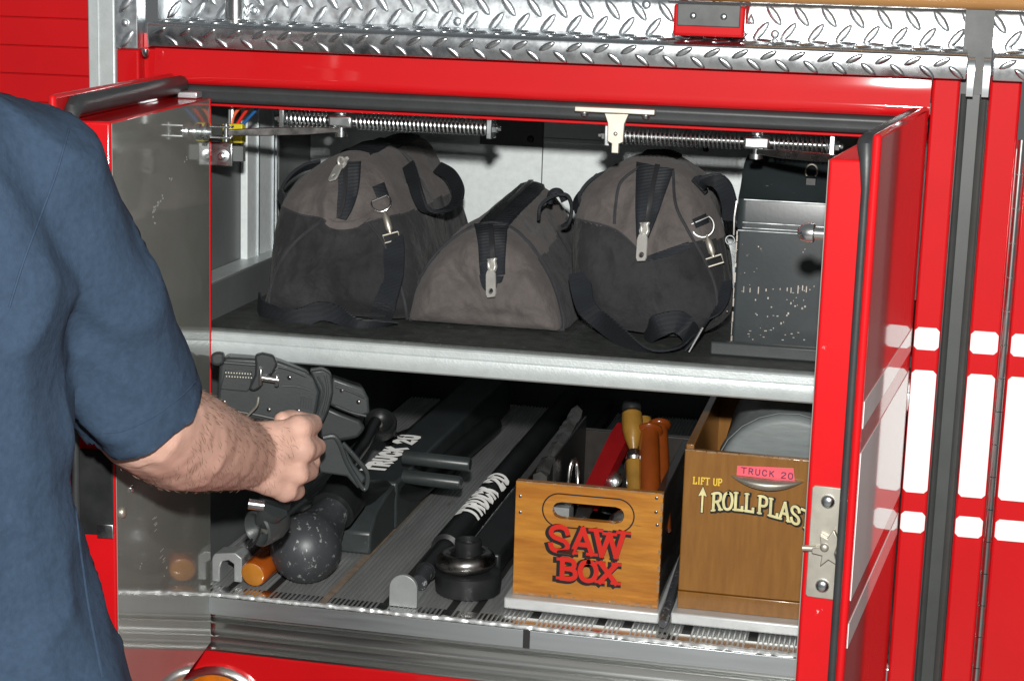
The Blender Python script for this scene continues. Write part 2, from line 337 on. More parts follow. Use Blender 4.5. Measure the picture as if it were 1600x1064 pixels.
# ---------------- tread plate: upright, step edge and left post
def lug_mesh():
    mb = MB(); n = 12; rings = []
    for sc_, h in ((1, 0), (.82, .0011), (.5, .0019), (.12, .0021)):
        rg = []
        for k in range(n):
            t = k*2*pi/n; c_, s_ = cos(t), sin(t)
            rg.append(V((.0135*(abs(c_)**.9)*(1 if c_ > 0 else -1)*(.35+.65*sc_), .0048*(abs(s_)**1.35)*(1 if s_ > 0 else -1)*sc_, h)))
        rings.append(rg)
    mb.loft(rings)
    me = bpy.data.meshes.new('tread_lug'); me.from_pydata([tuple(p) for p in mb.v], [], mb.f)
    bm = bmesh.new(); bm.from_mesh(me); bmesh.ops.recalc_face_normals(bm, faces=bm.faces); bm.to_mesh(me); bm.free()
    me.polygons.foreach_set('use_smooth', [True]*len(me.polygons)); me.materials.append(M['plate']); return me
LUG = lug_mesh(); LUG2 = LUG.copy(); LUG2.materials.clear(); LUG2.materials.append(M['platelip'])
def lug(p, u, v, a, parent, s=1, me=None):
    u, v = V(u).normalized(), V(v).normalized(); nn = u.cross(v)
    o = bpy.data.objects.new('tread_lug', me or LUG); C.objects.link(o); o.parent = parent
    c_, s_ = cos(a), sin(a)
    o.matrix_basis = Matrix.Translation(V(p)) @ Matrix((u*c_+v*s_, v*c_-u*s_, nn)).transposed().to_4x4() @ Matrix.Scale(s, 4)
UP = MB().loft([[V((x, y, z)) for y, z in ((.07, .652), (.05, .655), (.05, .690), (.0515, .693), (.066, .718), (.08, .78), (.09, .78))] for x in (-.0815, 1.5)]).build('upright_tread_plate', 'plate', TR, ang=30)
for i in range(52):
    x = -.066+i*.0285
    if x < .9:
        lug((x+.004, .05, .6655), (1, 0, 0), (0, 0, 1), radians(52), UP)
        lug((x+.017, .05, .6825), (1, 0, 0), (0, 0, 1), radians(-52), UP)
for px, py in ((397, 17), (715, 34), (1211, 54), (1010, 8)):
    p = at(px, py, Y=.049); screw(p, (0, -1, 0), .005, UP, 'plate', 'rivet')
MB().tube([(.012, .047, .658), (.012, .047, .78)], .012, 14).build('seam_trim', 'brush', UP)
# step edge: flat lip, rounded bend, sloped top
def step(x0, x1, parent):
    pf = [(-.0245, .629), (-.0270, .6275), (-.0280, .630), (-.0312, .6475), (-.0302, .6515), (-.027, .6535), (.0, .6555), (.046, .6585), (.0495, .6585), (.0495, .650), (-.025, .650), (-.0275, .646)]
    o = xsec('step_edge_plate', pf, x0, x1, 'platelip', parent, ang=30)
    o.modifiers.new('bevel', 'BEVEL').width = .0012
    i = 0
    while x0+.016+i*.0285 < min(x1, 1.0)-.008:
        x = x0+.014+i*.0285
        lug((x, -.0307, .6445), (1, 0, 0), (0, -.18, 1), radians(28), o, .72, LUG2)
        lug((x+.014, -.0288, .6345), (1, 0, 0), (0, -.18, 1), radians(-38), o, .72, LUG2)
        lug((x+.006, -.008, .6551), (1, 0, 0), V((0, 1, .06)), radians(45), o, 1, LUG2)
        lug((x+.02, .022, .6571), (1, 0, 0), V((0, 1, .06)), radians(-45), o, 1, LUG2)
        i += 1
    return o
step(-.0605, .8045, TR); step(.829, 1.5, TR)
# channel lips in the joint between the two step plates
for x in (.8085, .8235):
    mb = MB(); mb.ribbon(crv([(x, -.02, .649), (x, -.026, .646), (x, -.029, .638), (x, -.028, .622), (x, -.026, .612)], 4), (1, 0, 0), .0065, .0025); mb.build('joint_lip', 'alu', TR)
# small left tread post
LP = MB().box(-.1100, -.0835, -.0025, .02, .6232, .85).build('tread_post', 'plate', TR, bevel=.001)
lug((-.0965, -.0025, .672), (1, 0, 0), (0, 0, 1), radians(50), LP); lug((-.0965, -.0025, .633), (1, 0, 0), (0, 0, 1), radians(50), LP)
screw((-.098, -.0025, .651), (0, -1, 0), .0045, LP, 'plate')
screw((-.0665, -.02, .624), (0, 0, -1), .004, TR, 'zinc', 'bolt', .008)
# ---------------- sill under the compartment floor
sp = [(.03, .001), (-.002, .001), (-.0048, -.001), (-.0052, -.004), (-.0052, -.0215), (-.002, -.0225), (.004, -.0235), (.004, -.0275), (-.003, -.0290), (-.0062, -.0305), (-.006, -.032), (.0035, -.0345), (.0045, -.044),
      (-.003, -.0458), (-.0062, -.0475), (-.006, -.049), (.0035, -.0515), (.004, -.058), (-.0045, -.0605), (-.0085, -.0625), (-.0085, -.0645), (-.004, -.0662), (.03, -.0662)]
xsec('sill', sp, -.062, .772, 'brush', TR, ang=50, nx=1)
MB().box(-.06, .7715, -.0062, -.0054, -.0212, -.0005).build('sill_face', 'alu', TR, bevel=.0003)
mb = MB(); p = []; i = 0; x = -.055
while x < .772:
    p.append((x, -.0012+random.uniform(-.0006, .0006), .0018+random.uniform(-.0005, .0006))); x += .0034
mb.tube(p, [random.uniform(.0022, .0036) for _ in p], 7); mb.build('weld_bead', 'weld', TR)
# ---------------- ribbed floor: every slat, and the groove strips between
FL = MB().box(-.05, .795, 0, 1.05, -.012, -.0045).build('compartment_floor', 'groove', TR)
gr = [-.05, .012, .060, .132, .202, .278, .307, .376, .452, .482, .549, .623, .695, .725, .793]
for a, b in zip(gr[:-1], gr[1:]):
    a2, b2 = a+.0048, b-.0048; n = max(3, round((b2-a2)/.0056)); pf = [(a2, -.0045)]
    for k in range(n):
        x = a2+(b2-a2)*k/n; d = (b2-a2)/n
        pf += [(x+.0002, -.0006), (x+d*.30, .0018), (x+d*.56, .0018), (x+d*.84, -.0006)]
    pf += [(b2, .0002), (b2, -.0045)]
    MB().loft([[V((x, y, z)) for x, z in pf] for y in (.0, 1.04)]).build('floor_slat', 'alurib', FL, ang=20)
for i, x in enumerate(gr[1:-1]):
    tan = abs(x-.132) < .001
    y0 = -.006 if abs(x-.376) < .001 else .0
    MB().box(x-.0046, x+.0046, y0, 1.04, -.0043, -.0008 if not tan else .0012).build('groove_strip', 'tan' if tan else 'groove', FL)
MB().box(.3722, .3798, -.0078, -.0064, -.021, .0006).build('drain_slot', 'groove', TR)
# ---------------- compartment shell
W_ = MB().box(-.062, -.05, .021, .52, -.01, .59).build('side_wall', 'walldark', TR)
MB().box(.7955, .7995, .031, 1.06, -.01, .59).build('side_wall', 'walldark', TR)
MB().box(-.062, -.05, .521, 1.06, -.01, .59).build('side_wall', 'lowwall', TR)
BW = MB().box(-.05, .795, .50, .512, .316, .588).build('back_wall', 'wallgrey', TR)
MB().box(.2755, .277, .4988, .4998, .316, .57).build('wall_seam', 'walldark', BW)
MB().box(.2775, .795, .4955, .4998, .497, .503).build('wall_rib', 'wallgrey', BW, bevel=.001)
MB().box(.19, .276, .4975, .4998, .49, .535).build('wall_patch', 'walldark', BW)
for px, py in ((829, 218), (1103, 232)): screw(at(px, py, Y=.4975), (0, -1, 0), .005, BW, 'blackrub')
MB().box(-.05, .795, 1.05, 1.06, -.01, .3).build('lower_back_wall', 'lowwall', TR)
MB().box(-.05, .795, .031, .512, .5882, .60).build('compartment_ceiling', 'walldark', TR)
PO = MB().box(-.0498, -.0405, .227, .345, .337, .572).build('shelf_track', 'wallgrey', TR, bevel=.001)
for y in (.262, .318, .331): MB().box(-.0404, -.0385, y, y+.004, .337, .572).build('track_rib', 'alu', PO)
# ---------------- upper shelf
SF = MB().box(-.0185, .795, .012, .4995, .300, .3105).build('shelf', 'silverpaint', TR)
lp = [(.0118, .3118), (.002, .3118), (0, .3100), (-.0004, .3025), (.0008, .3018), (-.0004, .3010), (-.0012, .297), (-.0012, .289), (.0006, .2835), (.004, .2812), (.0118, .2812)]
xsec('shelf_lip', lp, -.046, .795, 'silverpaint', SF, ang=32)
MB().box(-.0182, .7945, .0125, .499, .3108, .3138).build('shelf_mat', 'mat', SF)
MB().box(-.0498, -.0188, .0122, .4985, .3108, .357).build('shelf_side', 'walldark', SF, bevel=.0015)
MB().box(-.049, -.0195, .0125, .498, .3573, .3583).build('side_top', 'silverpaint', SF)
b0 = at(1110, 558, Z=.314)
MB().box(.557, .80, .060, .074, .3142, .3292).build('edge_strip', 'toolgrey', SF, bevel=.002)
# ---------------- doors
def make_door(hx, sgn):
    a = radians(6.2); ud = V((sgn*sin(a), -cos(a), 0)); vd = V((sgn*cos(a), sin(a), 0)); H = V((hx, -.001, 0))
    T = lambda p: H+ud*p[0]+vd*p[1]+V((0, 0, p[2]))
    d = MB().box(.004, .38, 0, .0075, -.10, .5985, T).build('compartment_door', 'red', TR, bevel=.0035, seg=3)
    MB().box(.006, .345, .0078, .0468, -.058, .573, T).build('door_box', 'redworn', d, bevel=.003, seg=3)
    if sgn > 0: MB().box(.0075, .3425, .0469, .0476, -.0565, .5712, T).build('inner_panel', 'glossgrey', d)
    else: MB().box(.0075, .3425, .0469, .0476, -.0565, .5712, T).build('inner_panel', 'glossgrey', d)
    MB().box(.0035, .0066, .0455, .0484, .235, .572, T).build('panel_edge', 'red', d)
    # gasket round the box: top and free edge
    mb = MB(); pth = [T((u, v, z)) for u, v, z in ((.006, .0145, .5868), (.345, .0145, .5868), (.354, .0145, .583), (.358, .0135, .574), (.358, .0125, .55), (.358, .0125, -.07))]
    mb.tube(pth, [.0098, .0098, .008, .006, .0042, .0042], 12, upd=tuple(vd)); mb.build('door_gasket', 'rubber', d)
    return d, T, ud, vd
LD, TL, ul, vl = make_door(-.0475, 1)
RD, TRr, ur, vr = make_door(.7715, -1)
# door stripes on the outer face of the right door
for z0, z1 in ((.349, .3725), (.196, .3275), (.1525, .175)):
    for u0, u1 in ((.012, .372),):
        mb = MB().box(u0, u1, -.0006, -.0001, z0, z1, TRr); mb.build('reflective_stripe', 'white', RD)
# latch plate on the free edge of the right door
e = .3453
rc = [(.0155, .186), (.0405, .186), (.0425, .188), (.0425, .286), (.0405, .288), (.0155, .288), (.0135, .286), (.0135, .188)]
mb = MB(); mb.loft([[TRr((u, v, z)) for v, z in rc] for u in (e, e+.002)]); mb.build('latch_plate', 'nickel', RD, bevel=.0006)
for z in (.198, .275): screw(TRr((e+.002, .028, z)), ur, .0062, RD, 'zinc', 'screw', .004)
pw = [(-.004, -.019), (.003, -.012), (.011, -.016), (.008, -.006), (.011, .006), (.006, .016), (.001, .007), (-.006, .010), (-.004, -.002), (-.012, -.003), (-.012, -.008), (-.003, -.009)]
mb = MB(); mb.loft([[TRr((u, .0265-x, .236+z)) for x, z in pw] for u in (e+.0025, e+.0085)]); mb.build('latch_pawl', 'nickel', RD, bevel=.0008)
mb = MB(); mb.tube([TRr((e+.005, .036, .232)), TRr((e+.005, .047, .231))], .0028, 10); mb.build('latch_pin', 'nickel', RD)
screw(TRr((e+.0085, .0275, .235)), ur, .004, RD, 'nickel', 'pivot', .003)
# knob on the inner side of the right door
kz = at(1270, 365, Y=-.28).z
mb = MB(); mb.lathe([(.0055, 0), (.0055, .016), (.0085, .017), (.009, .022), (.0075, .028), (.004, .031), (.0003, .032)], TRr((.285, .0476, kz)), vr, 18); mb.build('door_knob', 'chrome', RD)
# latch recess and striker on the left door's free edge
MB().box(.3452, .3475, .010, .0455, .178, .262, TL).build('latch_recess', 'blackrub', LD, bevel=.001)
MB().box(.3476, .3505, .030, .046, .176, .190, TL).build('latch_bolt', 'zinc', LD, bevel=.0008)
screw(TL((.328, .0477, .196)), vl, .0055, LD, 'nickel', 'screw', .004)
screw(TL((.30, .0477, .212)), vl, .0038, LD, 'zinc', 'screw', .003)
MB().box(.010, .030, .018, .040, .5735, .5805, TL).build('hinge_plate', 'alu', LD, bevel=.001)
sm = MB()
for px, py, w2, h2 in ((236, 330, .010, .004), (240, 322, .006, .003), (233, 345, .004, .003), (250, 312, .003, .004), (268, 285, .002, .003), (232, 815, .012, .0012), (238, 822, .010, .0012), (246, 868, .014, .0012), (252, 876, .010, .001), (256, 894, .003, .002), (300, 250, .002, .003), (206, 880, .002, .002)):
    q = at(px, py, X=.02)
    for _ in range(3):
        u_ = -(q.y)/cos(radians(6.2)) + random.uniform(-.006, .006); zz = q.z+random.uniform(-.004, .004)
        if .01 < u_ < .34: sm.box(u_-w2*.4, u_+w2*.4, .04765, .0478, zz-h2*.25, zz+h2*.25, TL)
sm.build('scuff_marks', 'scuff', LD)['kind'] = 'stuff'
# clevis on the left door's inner panel
cz = .5405; cu = .055
mb = MB(); mb.lathe([(.0085, 0), (.0085, .003), (.0055, .0035), (.0055, .008), (.0095, .0085), (.0095, .011), (.005, .0115), (.005, .016)], TL((cu, .0478, cz)), vl, 18); mb.build('clevis_base', 'zinc', LD)
for dz in (-.0062, .0052): MB().box(cu-.006, cu+.006, .062, .086, cz+dz, cz+dz+.0022, TL).build('clevis_plate', 'zinc', LD, bevel=.0006)
mb = MB(); mb.tube([TL((cu, .079, cz-.0095)), TL((cu, .079, cz+.0095))], .003, 10); mb.build('clevis_pin', 'zinc', LD)
# small bracket with bolt beside the hinge, plugs and wires
p0 = at(330, 222, Y=.022); p1 = at(363, 261, Y=.022)
BK = MB().box(p0.x-.02, p1.x, .022, .0245, p1.z, p0.z).build('jamb_bracket', 'zinc', TR, bevel=.002)
pb = at(348, 244, Y=.0218); screw(pb, (0, -1, 0), .0075, BK, 'alu', 'washer', .0012)
mb = MB(); mb.lathe([(.005, .001), (.005, .004), (.0028, .0042), (.0028, .008)], pb, (0, -1, 0), 6); mb.build('bolt', 'zinc', BK)
MB().box(p1.x-.001, p1.x+.011, .026, .034, p1.z+.006, p0.z-.004).build('bracket_tab', 'walldark', BK)
for px in (358, 374):
    a_ = at(px-8, 223, Y=.045); b_ = at(px+7, 194, Y=.045)
    MB().box(a_.x, b_.x, .04, .052, a_.z, b_.z).build('wire_plug', 'yelplug', TR, bevel=.001)
for m_, pts in (('wor', [(362, 194), (365, 182), (374, 170), (388, 164)]), ('wred', [(371, 194), (380, 180), (391, 166), (398, 158)]), ('wblue', [(380, 194), (391, 182), (400, 172), (406, 160)]), ('walldark', [(358, 194), (359, 180), (359, 160)]), ('alu', [(362, 194), (363, 180), (363, 160)])):
    mb = MB(); mb.tube(crv([at(x, y, Y=.046) for x, y in pts], 6), .0019, 8); mb.build('wire', m_, TR)
mb = MB(); mb.tube(crv([at(x, y, Y=.06) for x, y in ((1340, 230), (1346, 222), (1356, 217), (1375, 214))], 6), .002, 8); mb.build('wire', 'wred', TR)
# ---------------- spring door stays
def stay(x0, xp, x1, z, arm_to, flip):
    root = MB(); root.tube([(x0-.008, .03, z), (x1+.008, .03, z)], .0042, 12); st = root.build('door_stay', 'steelworn', TR)
    for a, b in ((x0+.003, xp-.016), (xp+.016, x1-.003)):
        n = max(3, int((b-a)/.0046)); p = [(a+(b-a)*k/(n*10), .03+.0082*cos(k*2*pi/10), z+.0082*sin(k*2*pi/10)) for k in range(n*10+1)]
        mb = MB(); mb.tube(p, .00125, 6); mb.build('spring', 'zinc', st)
    for x in (x0, x1):
        MB().box(x-.003, x+.003, .018, .042, z-.011, z+.030).build('end_plate', 'zinc', st, bevel=.001)
        for s_ in (-1, 1):
            mb = MB(); mb.lathe([(.0055, .003), (.0055, .007), (.003, .0075), (.003, .011)], (x, .03, z), (s_, 0, 0), 6); mb.build('nut', 'zinc', st)
    MB().box(xp-.014, xp+.014, .019, .041, z-.007, z+.007).build('pivot_block', 'zinc', st, bevel=.003)
    mb = MB(); mb.lathe([(.007, -.017), (.007, -.012), (.0042, -.0115), (.0042, .008), (.0075, .0082), (.0075, .0115), (.004, .013)], (xp, .026, z), (0, 0, 1), 14); mb.build('pivot_bolt', 'zinc', st)
    mb = MB(); a = V((xp, .026, z-.0095)); b = V(arm_to); mb.ribbon([a, a.lerp(b, .3), a.lerp(b, .7), b], (0, 0, 1), [.005, .009, .009, .006], .005); mb.build('stay_arm', 'steelworn', st, bevel=.001)
stay(.076, .143, .311, .5525, TL((cu, .079, cz)), 1)
stay(.440, .598, .676, .5515, (.694, -.10, .550), -1)
# T striker under the header
TB = MB().box(.409, .494, -.012, .0, .5775, .5835).build('striker_bracket', 'nickel', TR, bevel=.001)
MB().prism([(-.013, .5774), (.013, .5774), (.009, .567), (.0085, .548), (.004, .546), (.004, .536), (-.004, .536), (-.004, .546), (-.0085, .548), (-.009, .567)], (.4535, -.0105, 0), (1, 0, 0), (0, 0, 1), (0, .006, 0)).build('striker_tongue', 'nickel', TB, bevel=.0008)
for x in (.419, .484): screw((x, -.006, .5774), (0, 0, -1), .0045, TB, 'zinc', 'screw', .005)
screw((.4535, -.0106, .5565), (0, -1, 0), .0022, TB, 'nickel', 'rivet', .002)
# pole bracket on the tread plate, wooden pole lying in it
MBk = thing('pike_pole', (.9, .0, .707), 'round wooden tool pole held along the top of the tread plate', 'pole')
mb = MB(); mb.tube([(.50, .012, .7115), (1.0, .012, .7125), (1.55, .012, .7135)], .0165, 20); mb.build('shaft', 'wood', MBk)
mb = MB(); mb.tube([(1.5505, .012, .7135), (1.60, .012, .7135)], .0175, 20); mb.build('ferrule', 'steelworn', MBk)
bk = [(.510, .660), (.584, .660), (.584, .80), (.510, .80)]
PB = MB().box(.5105, .583, -.028, -.018, .6605, .692).build('pole_bracket', 'redworn', TR, bevel=.003, seg=3)
MB().box(.5105, .5165, -.0178, .0485, .6625, .692).build('bracket_side', 'red', PB, bevel=.001)
MB().prism([(-.0178, .664), (.0485, .664), (.0485, .692), (.03, .692), (-.002, .671), (-.0178, .671)], (.5775, 0, 0), (0, 1, 0), (0, 0, 1), (.005, 0, 0)).build('bracket_side', 'red', PB, bevel=.001)
MB().box(.5165, .5775, -.0178, .0485, .6625, .6665).build('bracket_seat', 'red', PB)
MB().box(.5145, .5785, -.0305, -.0282, .6705, .693).build('bracket_pad', 'boxlight', PB, bevel=.001)
for x in (.531, .562): screw((x, -.0305, .681), (0, -1, 0), .0035, PB, 'zinc', 'screw', .002)
# amber marker lamp
ML = MB().lathe([(.062, 0), (.062, .005), (.058, .009), (.054, .010)], (.012, -.004, -.145), (0, -1, 0), 36).build('marker_lamp', 'chrome', TR)
mb = MB(); mb.lathe([(.053, .010), (.051, .016), (.044, .024), (.03, .029), (.0005, .031)], (.012, -.004, -.145), (0, -1, 0), 36); mb.build('lens', 'amber', ML)

# ------------------------------------------------------------------ tool bags
def inpoly(x, z, P):
    c = False; j = len(P)-1
    for i in range(len(P)):
        if (P[i][1] > z) != (P[j][1] > z) and x < (P[j][0]-P[i][0])*(z-P[i][1])/(P[j][1]-P[i][1])+P[i][0]: c = not c
        j = i
    return c
class Bag:
    def __init__(s, outline, y0, lean, bulge, depth, rise=0, seed=0, amp=.003, center=None, folds=(), backscale=1.0, bul=.05):
        s.bul = bul
        s.y0, s.lean, s.bulge, s.depth, s.rise, s.seed, s.amp, s.bs = y0, lean, bulge, depth, rise, seed, amp, backscale
        pts = []
        for px, py in outline:
            Y = y0+bulge
            for _ in range(6): p = at(px, py, Y=Y); Y = y0+bulge+lean*(p.z-.314)
            pts.append(V((p.x, max(p.z, .3155), 0)))
        s.out = crv(pts, 10, True)
        for p in s.out: p.y = max(p.y, .3155)
        c = V((sum(p.x for p in s.out)/len(s.out), sum(p.y for p in s.out)/len(s.out), 0)); s.c = c
        tb = sorted((atan2(p.y-c.y, p.x-c.x), (p-c).length) for p in s.out); s.tb = tb
        s.folds = []
        for (a, b, wd, h) in folds:
            s.folds.append((s.flat(*a), s.flat(*b), wd, h))
    def rad(s, a):
        tb = s.tb; n = len(tb); lo, hi = 0, n
        while lo < hi:
            m = (lo+hi)//2
            if tb[m][0] < a: lo = m+1
            else: hi = m
        a1, r1 = tb[lo % n]; a0, r0 = tb[lo-1]
        if lo == 0: a0 -= 2*pi
        if lo == n: a1 += 2*pi
        t = (a-a0)/(a1-a0) if a1 > a0 else 0
        return r0+(r1-r0)*t
    def flat(s, px, py):
        Y = s.y0
        for _ in range(8): p = at(px, py, Y=Y); Y = s.front(p.x, p.z)
        return (p.x, p.z)
    def front(s, x, z, off=0):
        dx, dz = x-s.c.x, z-s.c.y; r = min(1, sqrt(dx*dx+dz*dz)/max(1e-6, s.rad(atan2(dz, dx))))
        y = s.y0+s.lean*(z-.314)+s.bulge*(1-sqrt(max(0, 1-r**3)))
        k = 1-r**6
        q1 = 1-abs(noise.noise(V((x*19+z*7+s.seed, z*15-x*6, s.seed)))); q2 = 1-abs(noise.noise(V((x*41-z*12, z*24+x*14+s.seed, 5+s.seed))))
        y -= s.amp*k*(noise.noise(V((x*16+s.seed, z*11, s.seed)))*1.7+q1**4*.42+q2**6*.22+noise.noise(V((x*60, z*45+s.seed, 3)))*.35+noise.noise(V((x*130, z*110, s.seed)))*.12-.3)
        for (ax, az), (bx, bz), wd, h in getattr(s, 'folds', []):
            L2 = (bx-ax)**2+(bz-az)**2; t = max(0, min(1, ((x-ax)*(bx-ax)+(z-az)*(bz-az))/L2))
            d2 = (x-ax-t*(bx-ax))**2+(z-az-t*(bz-az))**2
            y -= h*k*math.exp(-d2/(wd*wd))*(.35+.65*sin(pi*min(1, max(0, t*.9+.05))))
        return y-off
    def pt(s, px, py, off=.0012):
        x, z = s.flat(px, py); return V((x, s.front(x, z, off), z))
    def back(s, a, t, off=0):
        r = s.rad(a)*(1-(1-s.bs)*t+s.bul*sin(pi*min(1, t*1.6)**.6)*(1 if sin(a) < .75 else .3))+off; x = s.c.x+cos(a)*r; z = max(.3155, s.c.y+sin(a)*r)
        f = s.c.x+cos(a)*s.rad(a), max(.3155, s.c.y+sin(a)*s.rad(a))
        y = s.y0+s.bulge+s.lean*(f[1]-.314)*(1-t)+s.depth*t
        wr = s.amp*.9*noise.noise(V((x*20, y*20, z*20+s.seed)))*min(1, t*6)
        z2 = z+(s.rise*t+wr)*max(0, (z-.33)/.15)
        return V((x+wr, y, max(.3155, z2)))
    def body(s, root, classify, mats, na=190, nr=46, nb=48):
        vs = []; fs = []; key = []
        vs.append(V((s.c.x, s.front(s.c.x, s.c.y), s.c.y)))
        rows = []
        rr = [1-(1-i/nr)**1.35 for i in range(1, nr+1)]
        for r in rr:
            row = []
            for k in range(na):
                a = -pi+2*pi*k/na; R_ = s.rad(a)*r; x = s.c.x+cos(a)*R_; z = s.c.y+sin(a)*R_
                row.append(len(vs)); vs.append(V((x, s.front(x, z), z)))
            rows.append(row)
        for i in range(1, nb+1):
            row = []
            for k in range(na):
                row.append(len(vs)); vs.append(s.back(-pi+2*pi*k/na, i/nb))
            rows.append(row)
        for k in range(na): fs.append((0, rows[0][k], rows[0][(k+1) % na])); key.append(0)
        for i in range(len(rows)-1):
            for k in range(na):
                fs.append((rows[i][k], rows[i][(k+1) % na], rows[i+1][(k+1) % na], rows[i+1][k])); key.append(i+1)
        fs.append(tuple(reversed(rows[-1]))); key.append(len(rows))
        grp = {}
        for f, kk in zip(fs, key):
            c = sum((vs[i] for i in f), V((0, 0, 0)))/len(f)
            grp.setdefault(classify(c.x, c.z, kk >= nr, (kk-nr)/nb), []).append(f)
        for nm, ff in grp.items():
            idx = {}; mb = MB()
            for f in ff:
                q = []
                for i in f:
                    if i not in idx: idx[i] = len(mb.v); mb.v.append(vs[i])
                    q.append(idx[i])
                mb.f.append(tuple(q))
            mb.build(nm, mats[nm], root, ang=80)
    def strip(s, pxs, wpx, off, n=6):       # tape following the surface; pxs centreline, wpx widths in px
        L = crv([(x, y, w_) for (x, y), w_ in zip(pxs, wpx)], n); mb = MB(); rings = []
        for i, p in enumerate(L):
            t = L[min(i+1, len(L)-1)]-L[max(i-1, 0)]; t.z = 0; t.normalize(); nn = V((-t.y, t.x, 0))
            rings.append([s.pt(p.x+nn.x*q*p.z/2, p.y+nn.y*q*p.z/2, off*(1 if abs(q) < .95 else -.3)) for q in (-1, -.9, -.5, 0, .5, .9, 1)])
        mb.loft(rings, False, False); return mb
    def cord(s, pxs, r, off=.0005, n=8):
        return MB().tube([s.pt(p.x, p.y, off) for p in crv([(x, y, 0) for x, y in pxs], n)], r, 8)
    def ridge(s, px, hw, off, root, name, m):   # tape along the top of the bag to the back
        x, z = s.flat(*px); ac = atan2(z-s.c.y, x-s.c.x); rings = []
        for i in range(13):
            t = i/12; rings.append([s.back(ac+q*hw, t, off*(1 if abs(q) < .9 else -.5)) for q in (-1, -.8, -.3, 0, .3, .8, 1)])
        MB().loft(rings, False, False).build(name, m, root, ang=80)
def zipper_pull(bag, root, top, bot, m='pull', wd=11):
    a = bag.pt(*top, .004); b = bag.pt(*bot, .0075); d = (b-a); L = d.length; d.normalize(); nn = V((-.28, -.9, -.12)).normalized(); sd = d.cross(nn).normalized(); nn = sd.cross(d)
    sl = [(-.0065, 0), (-.0045, .003), (-.0062, .010), (-.0035, .016), (.0035, .016), (.0062, .010), (.0045, .003), (.0065, 0)]
    MB().prism(sl, a, sd, d, nn*.005).build('zipper_slider', m, root, bevel=.001)
    mb = MB(); mb.tube(crv([a+d*.002+nn*.006, a+d*.006+nn*.010, a+d*.012+nn*.009, a+d*.015+nn*.005], 5), .0016, 8); mb.build('slider_loop', m, root)
    q = .0062; l0 = .013
    pl = [(-q*.62, l0), (q*.62, l0), (q, l0+.006), (q*1.02, L-.004), (q*.75, L), (-q*.75, L), (-q*1.02, L-.004), (-q, l0+.006)]
    ho = [(cos(t)*q*.55, L-.0068+sin(t)*q*.55) for t in [2*pi*k/64 for k in range(64)]]
    mb = MB(); c0 = V((0, L-.0068))
    outer = []
    for hx, hy in ho:      # outer rim point along the same direction
        dx, dy = hx-0, hy-c0.y; tmax = 9
        for i in range(8):
            p, p2 = pl[i], pl[(i+1) % 8]; ex, ey = p2[0]-p[0], p2[1]-p[1]; den = dx*ey-dy*ex
            if abs(den) < 1e-12: continue
            t = ((p[0])*ey-(p[1]-c0.y)*ex)/den; u_ = ((p[0])*dy-(p[1]-c0.y)*dx)/den
            if t > 0 and -1e-6 <= u_ <= 1+1e-6: tmax = min(tmax, t)
        outer.append((dx*tmax, c0.y+dy*tmax))
    W = lambda p, h: a+sd*p[0]+d*p[1]+nn*(.0045+h)
    n = len(ho); rings = [[W(p, 0) for p in ho], [W(p, .0022) for p in ho], [W(p, .0022) for p in outer], [W(p, 0) for p in outer], [W(p, 0) for p in ho]]
    mb.loft(rings, True, False); mb.build('zipper_pull', m, root, ang=30)
def dring(bag, root, tabc, c, r, axis_px, hook_to):
    """webbing tab, wire D ring, snap hook hanging from it"""
    tx = V((tabc[2]-tabc[0], tabc[3]-tabc[1], 0))
    bag.strip([(tabc[0], tabc[1]), ((tabc[0]+tabc[2])/2, (tabc[1]+tabc[3])/2), (tabc[2], tabc[3])], [axis_px]*3, .003).build('ring_tab', 'web', root, ang=80)
    p = bag.pt(*c, .007); nn = (CAM-p).normalized(); ax = (bag.pt(tabc[2], tabc[3], .006)-bag.pt(tabc[0], tabc[1], .006)).normalized(); sd = ax.cross(nn).normalized()
    pts = [p+(sd*sin(t)*r+ax*cos(t)*r)*1.0 for t in [radians(-125+k*250/18) for k in range(19)]]
    mb = MB(); mb.tube(pts+[pts[0]], .0013, 8); mb.build('d_ring', 'chrome', root)
    a = p+ax*r*.9; b = bag.pt(*hook_to, .008); m_ = a.lerp(b, .5)
    mb = MB(); mb.tube([a, a.lerp(b, .15), a.lerp(b, .3), m_, a.lerp(b, .8), a.lerp(b, .9), b], [.0018, .0022, .0042, .0045, .0045, .0025, .0025], 10); mb.build('snap_hook', 'nickel', root)
    e = (b-a).normalized(); s2 = e.cross(nn).normalized()
    mb = MB(); mb.tube([b-s2*.009, b+s2*.009, b+s2*.009+e*.009, b-s2*.009+e*.009, b-s2*.009], .0013, 8); mb.build('hook_loop', 'nickel', root)
    return b+e*.008
def world_strap(root, pts, wdirs, wd, name='shoulder_strap', n=6):
    L = crv(pts, n); D = crv(wdirs, n); MB().ribbon(L, D, wd, .002).build(name, 'web', root, ang=60)

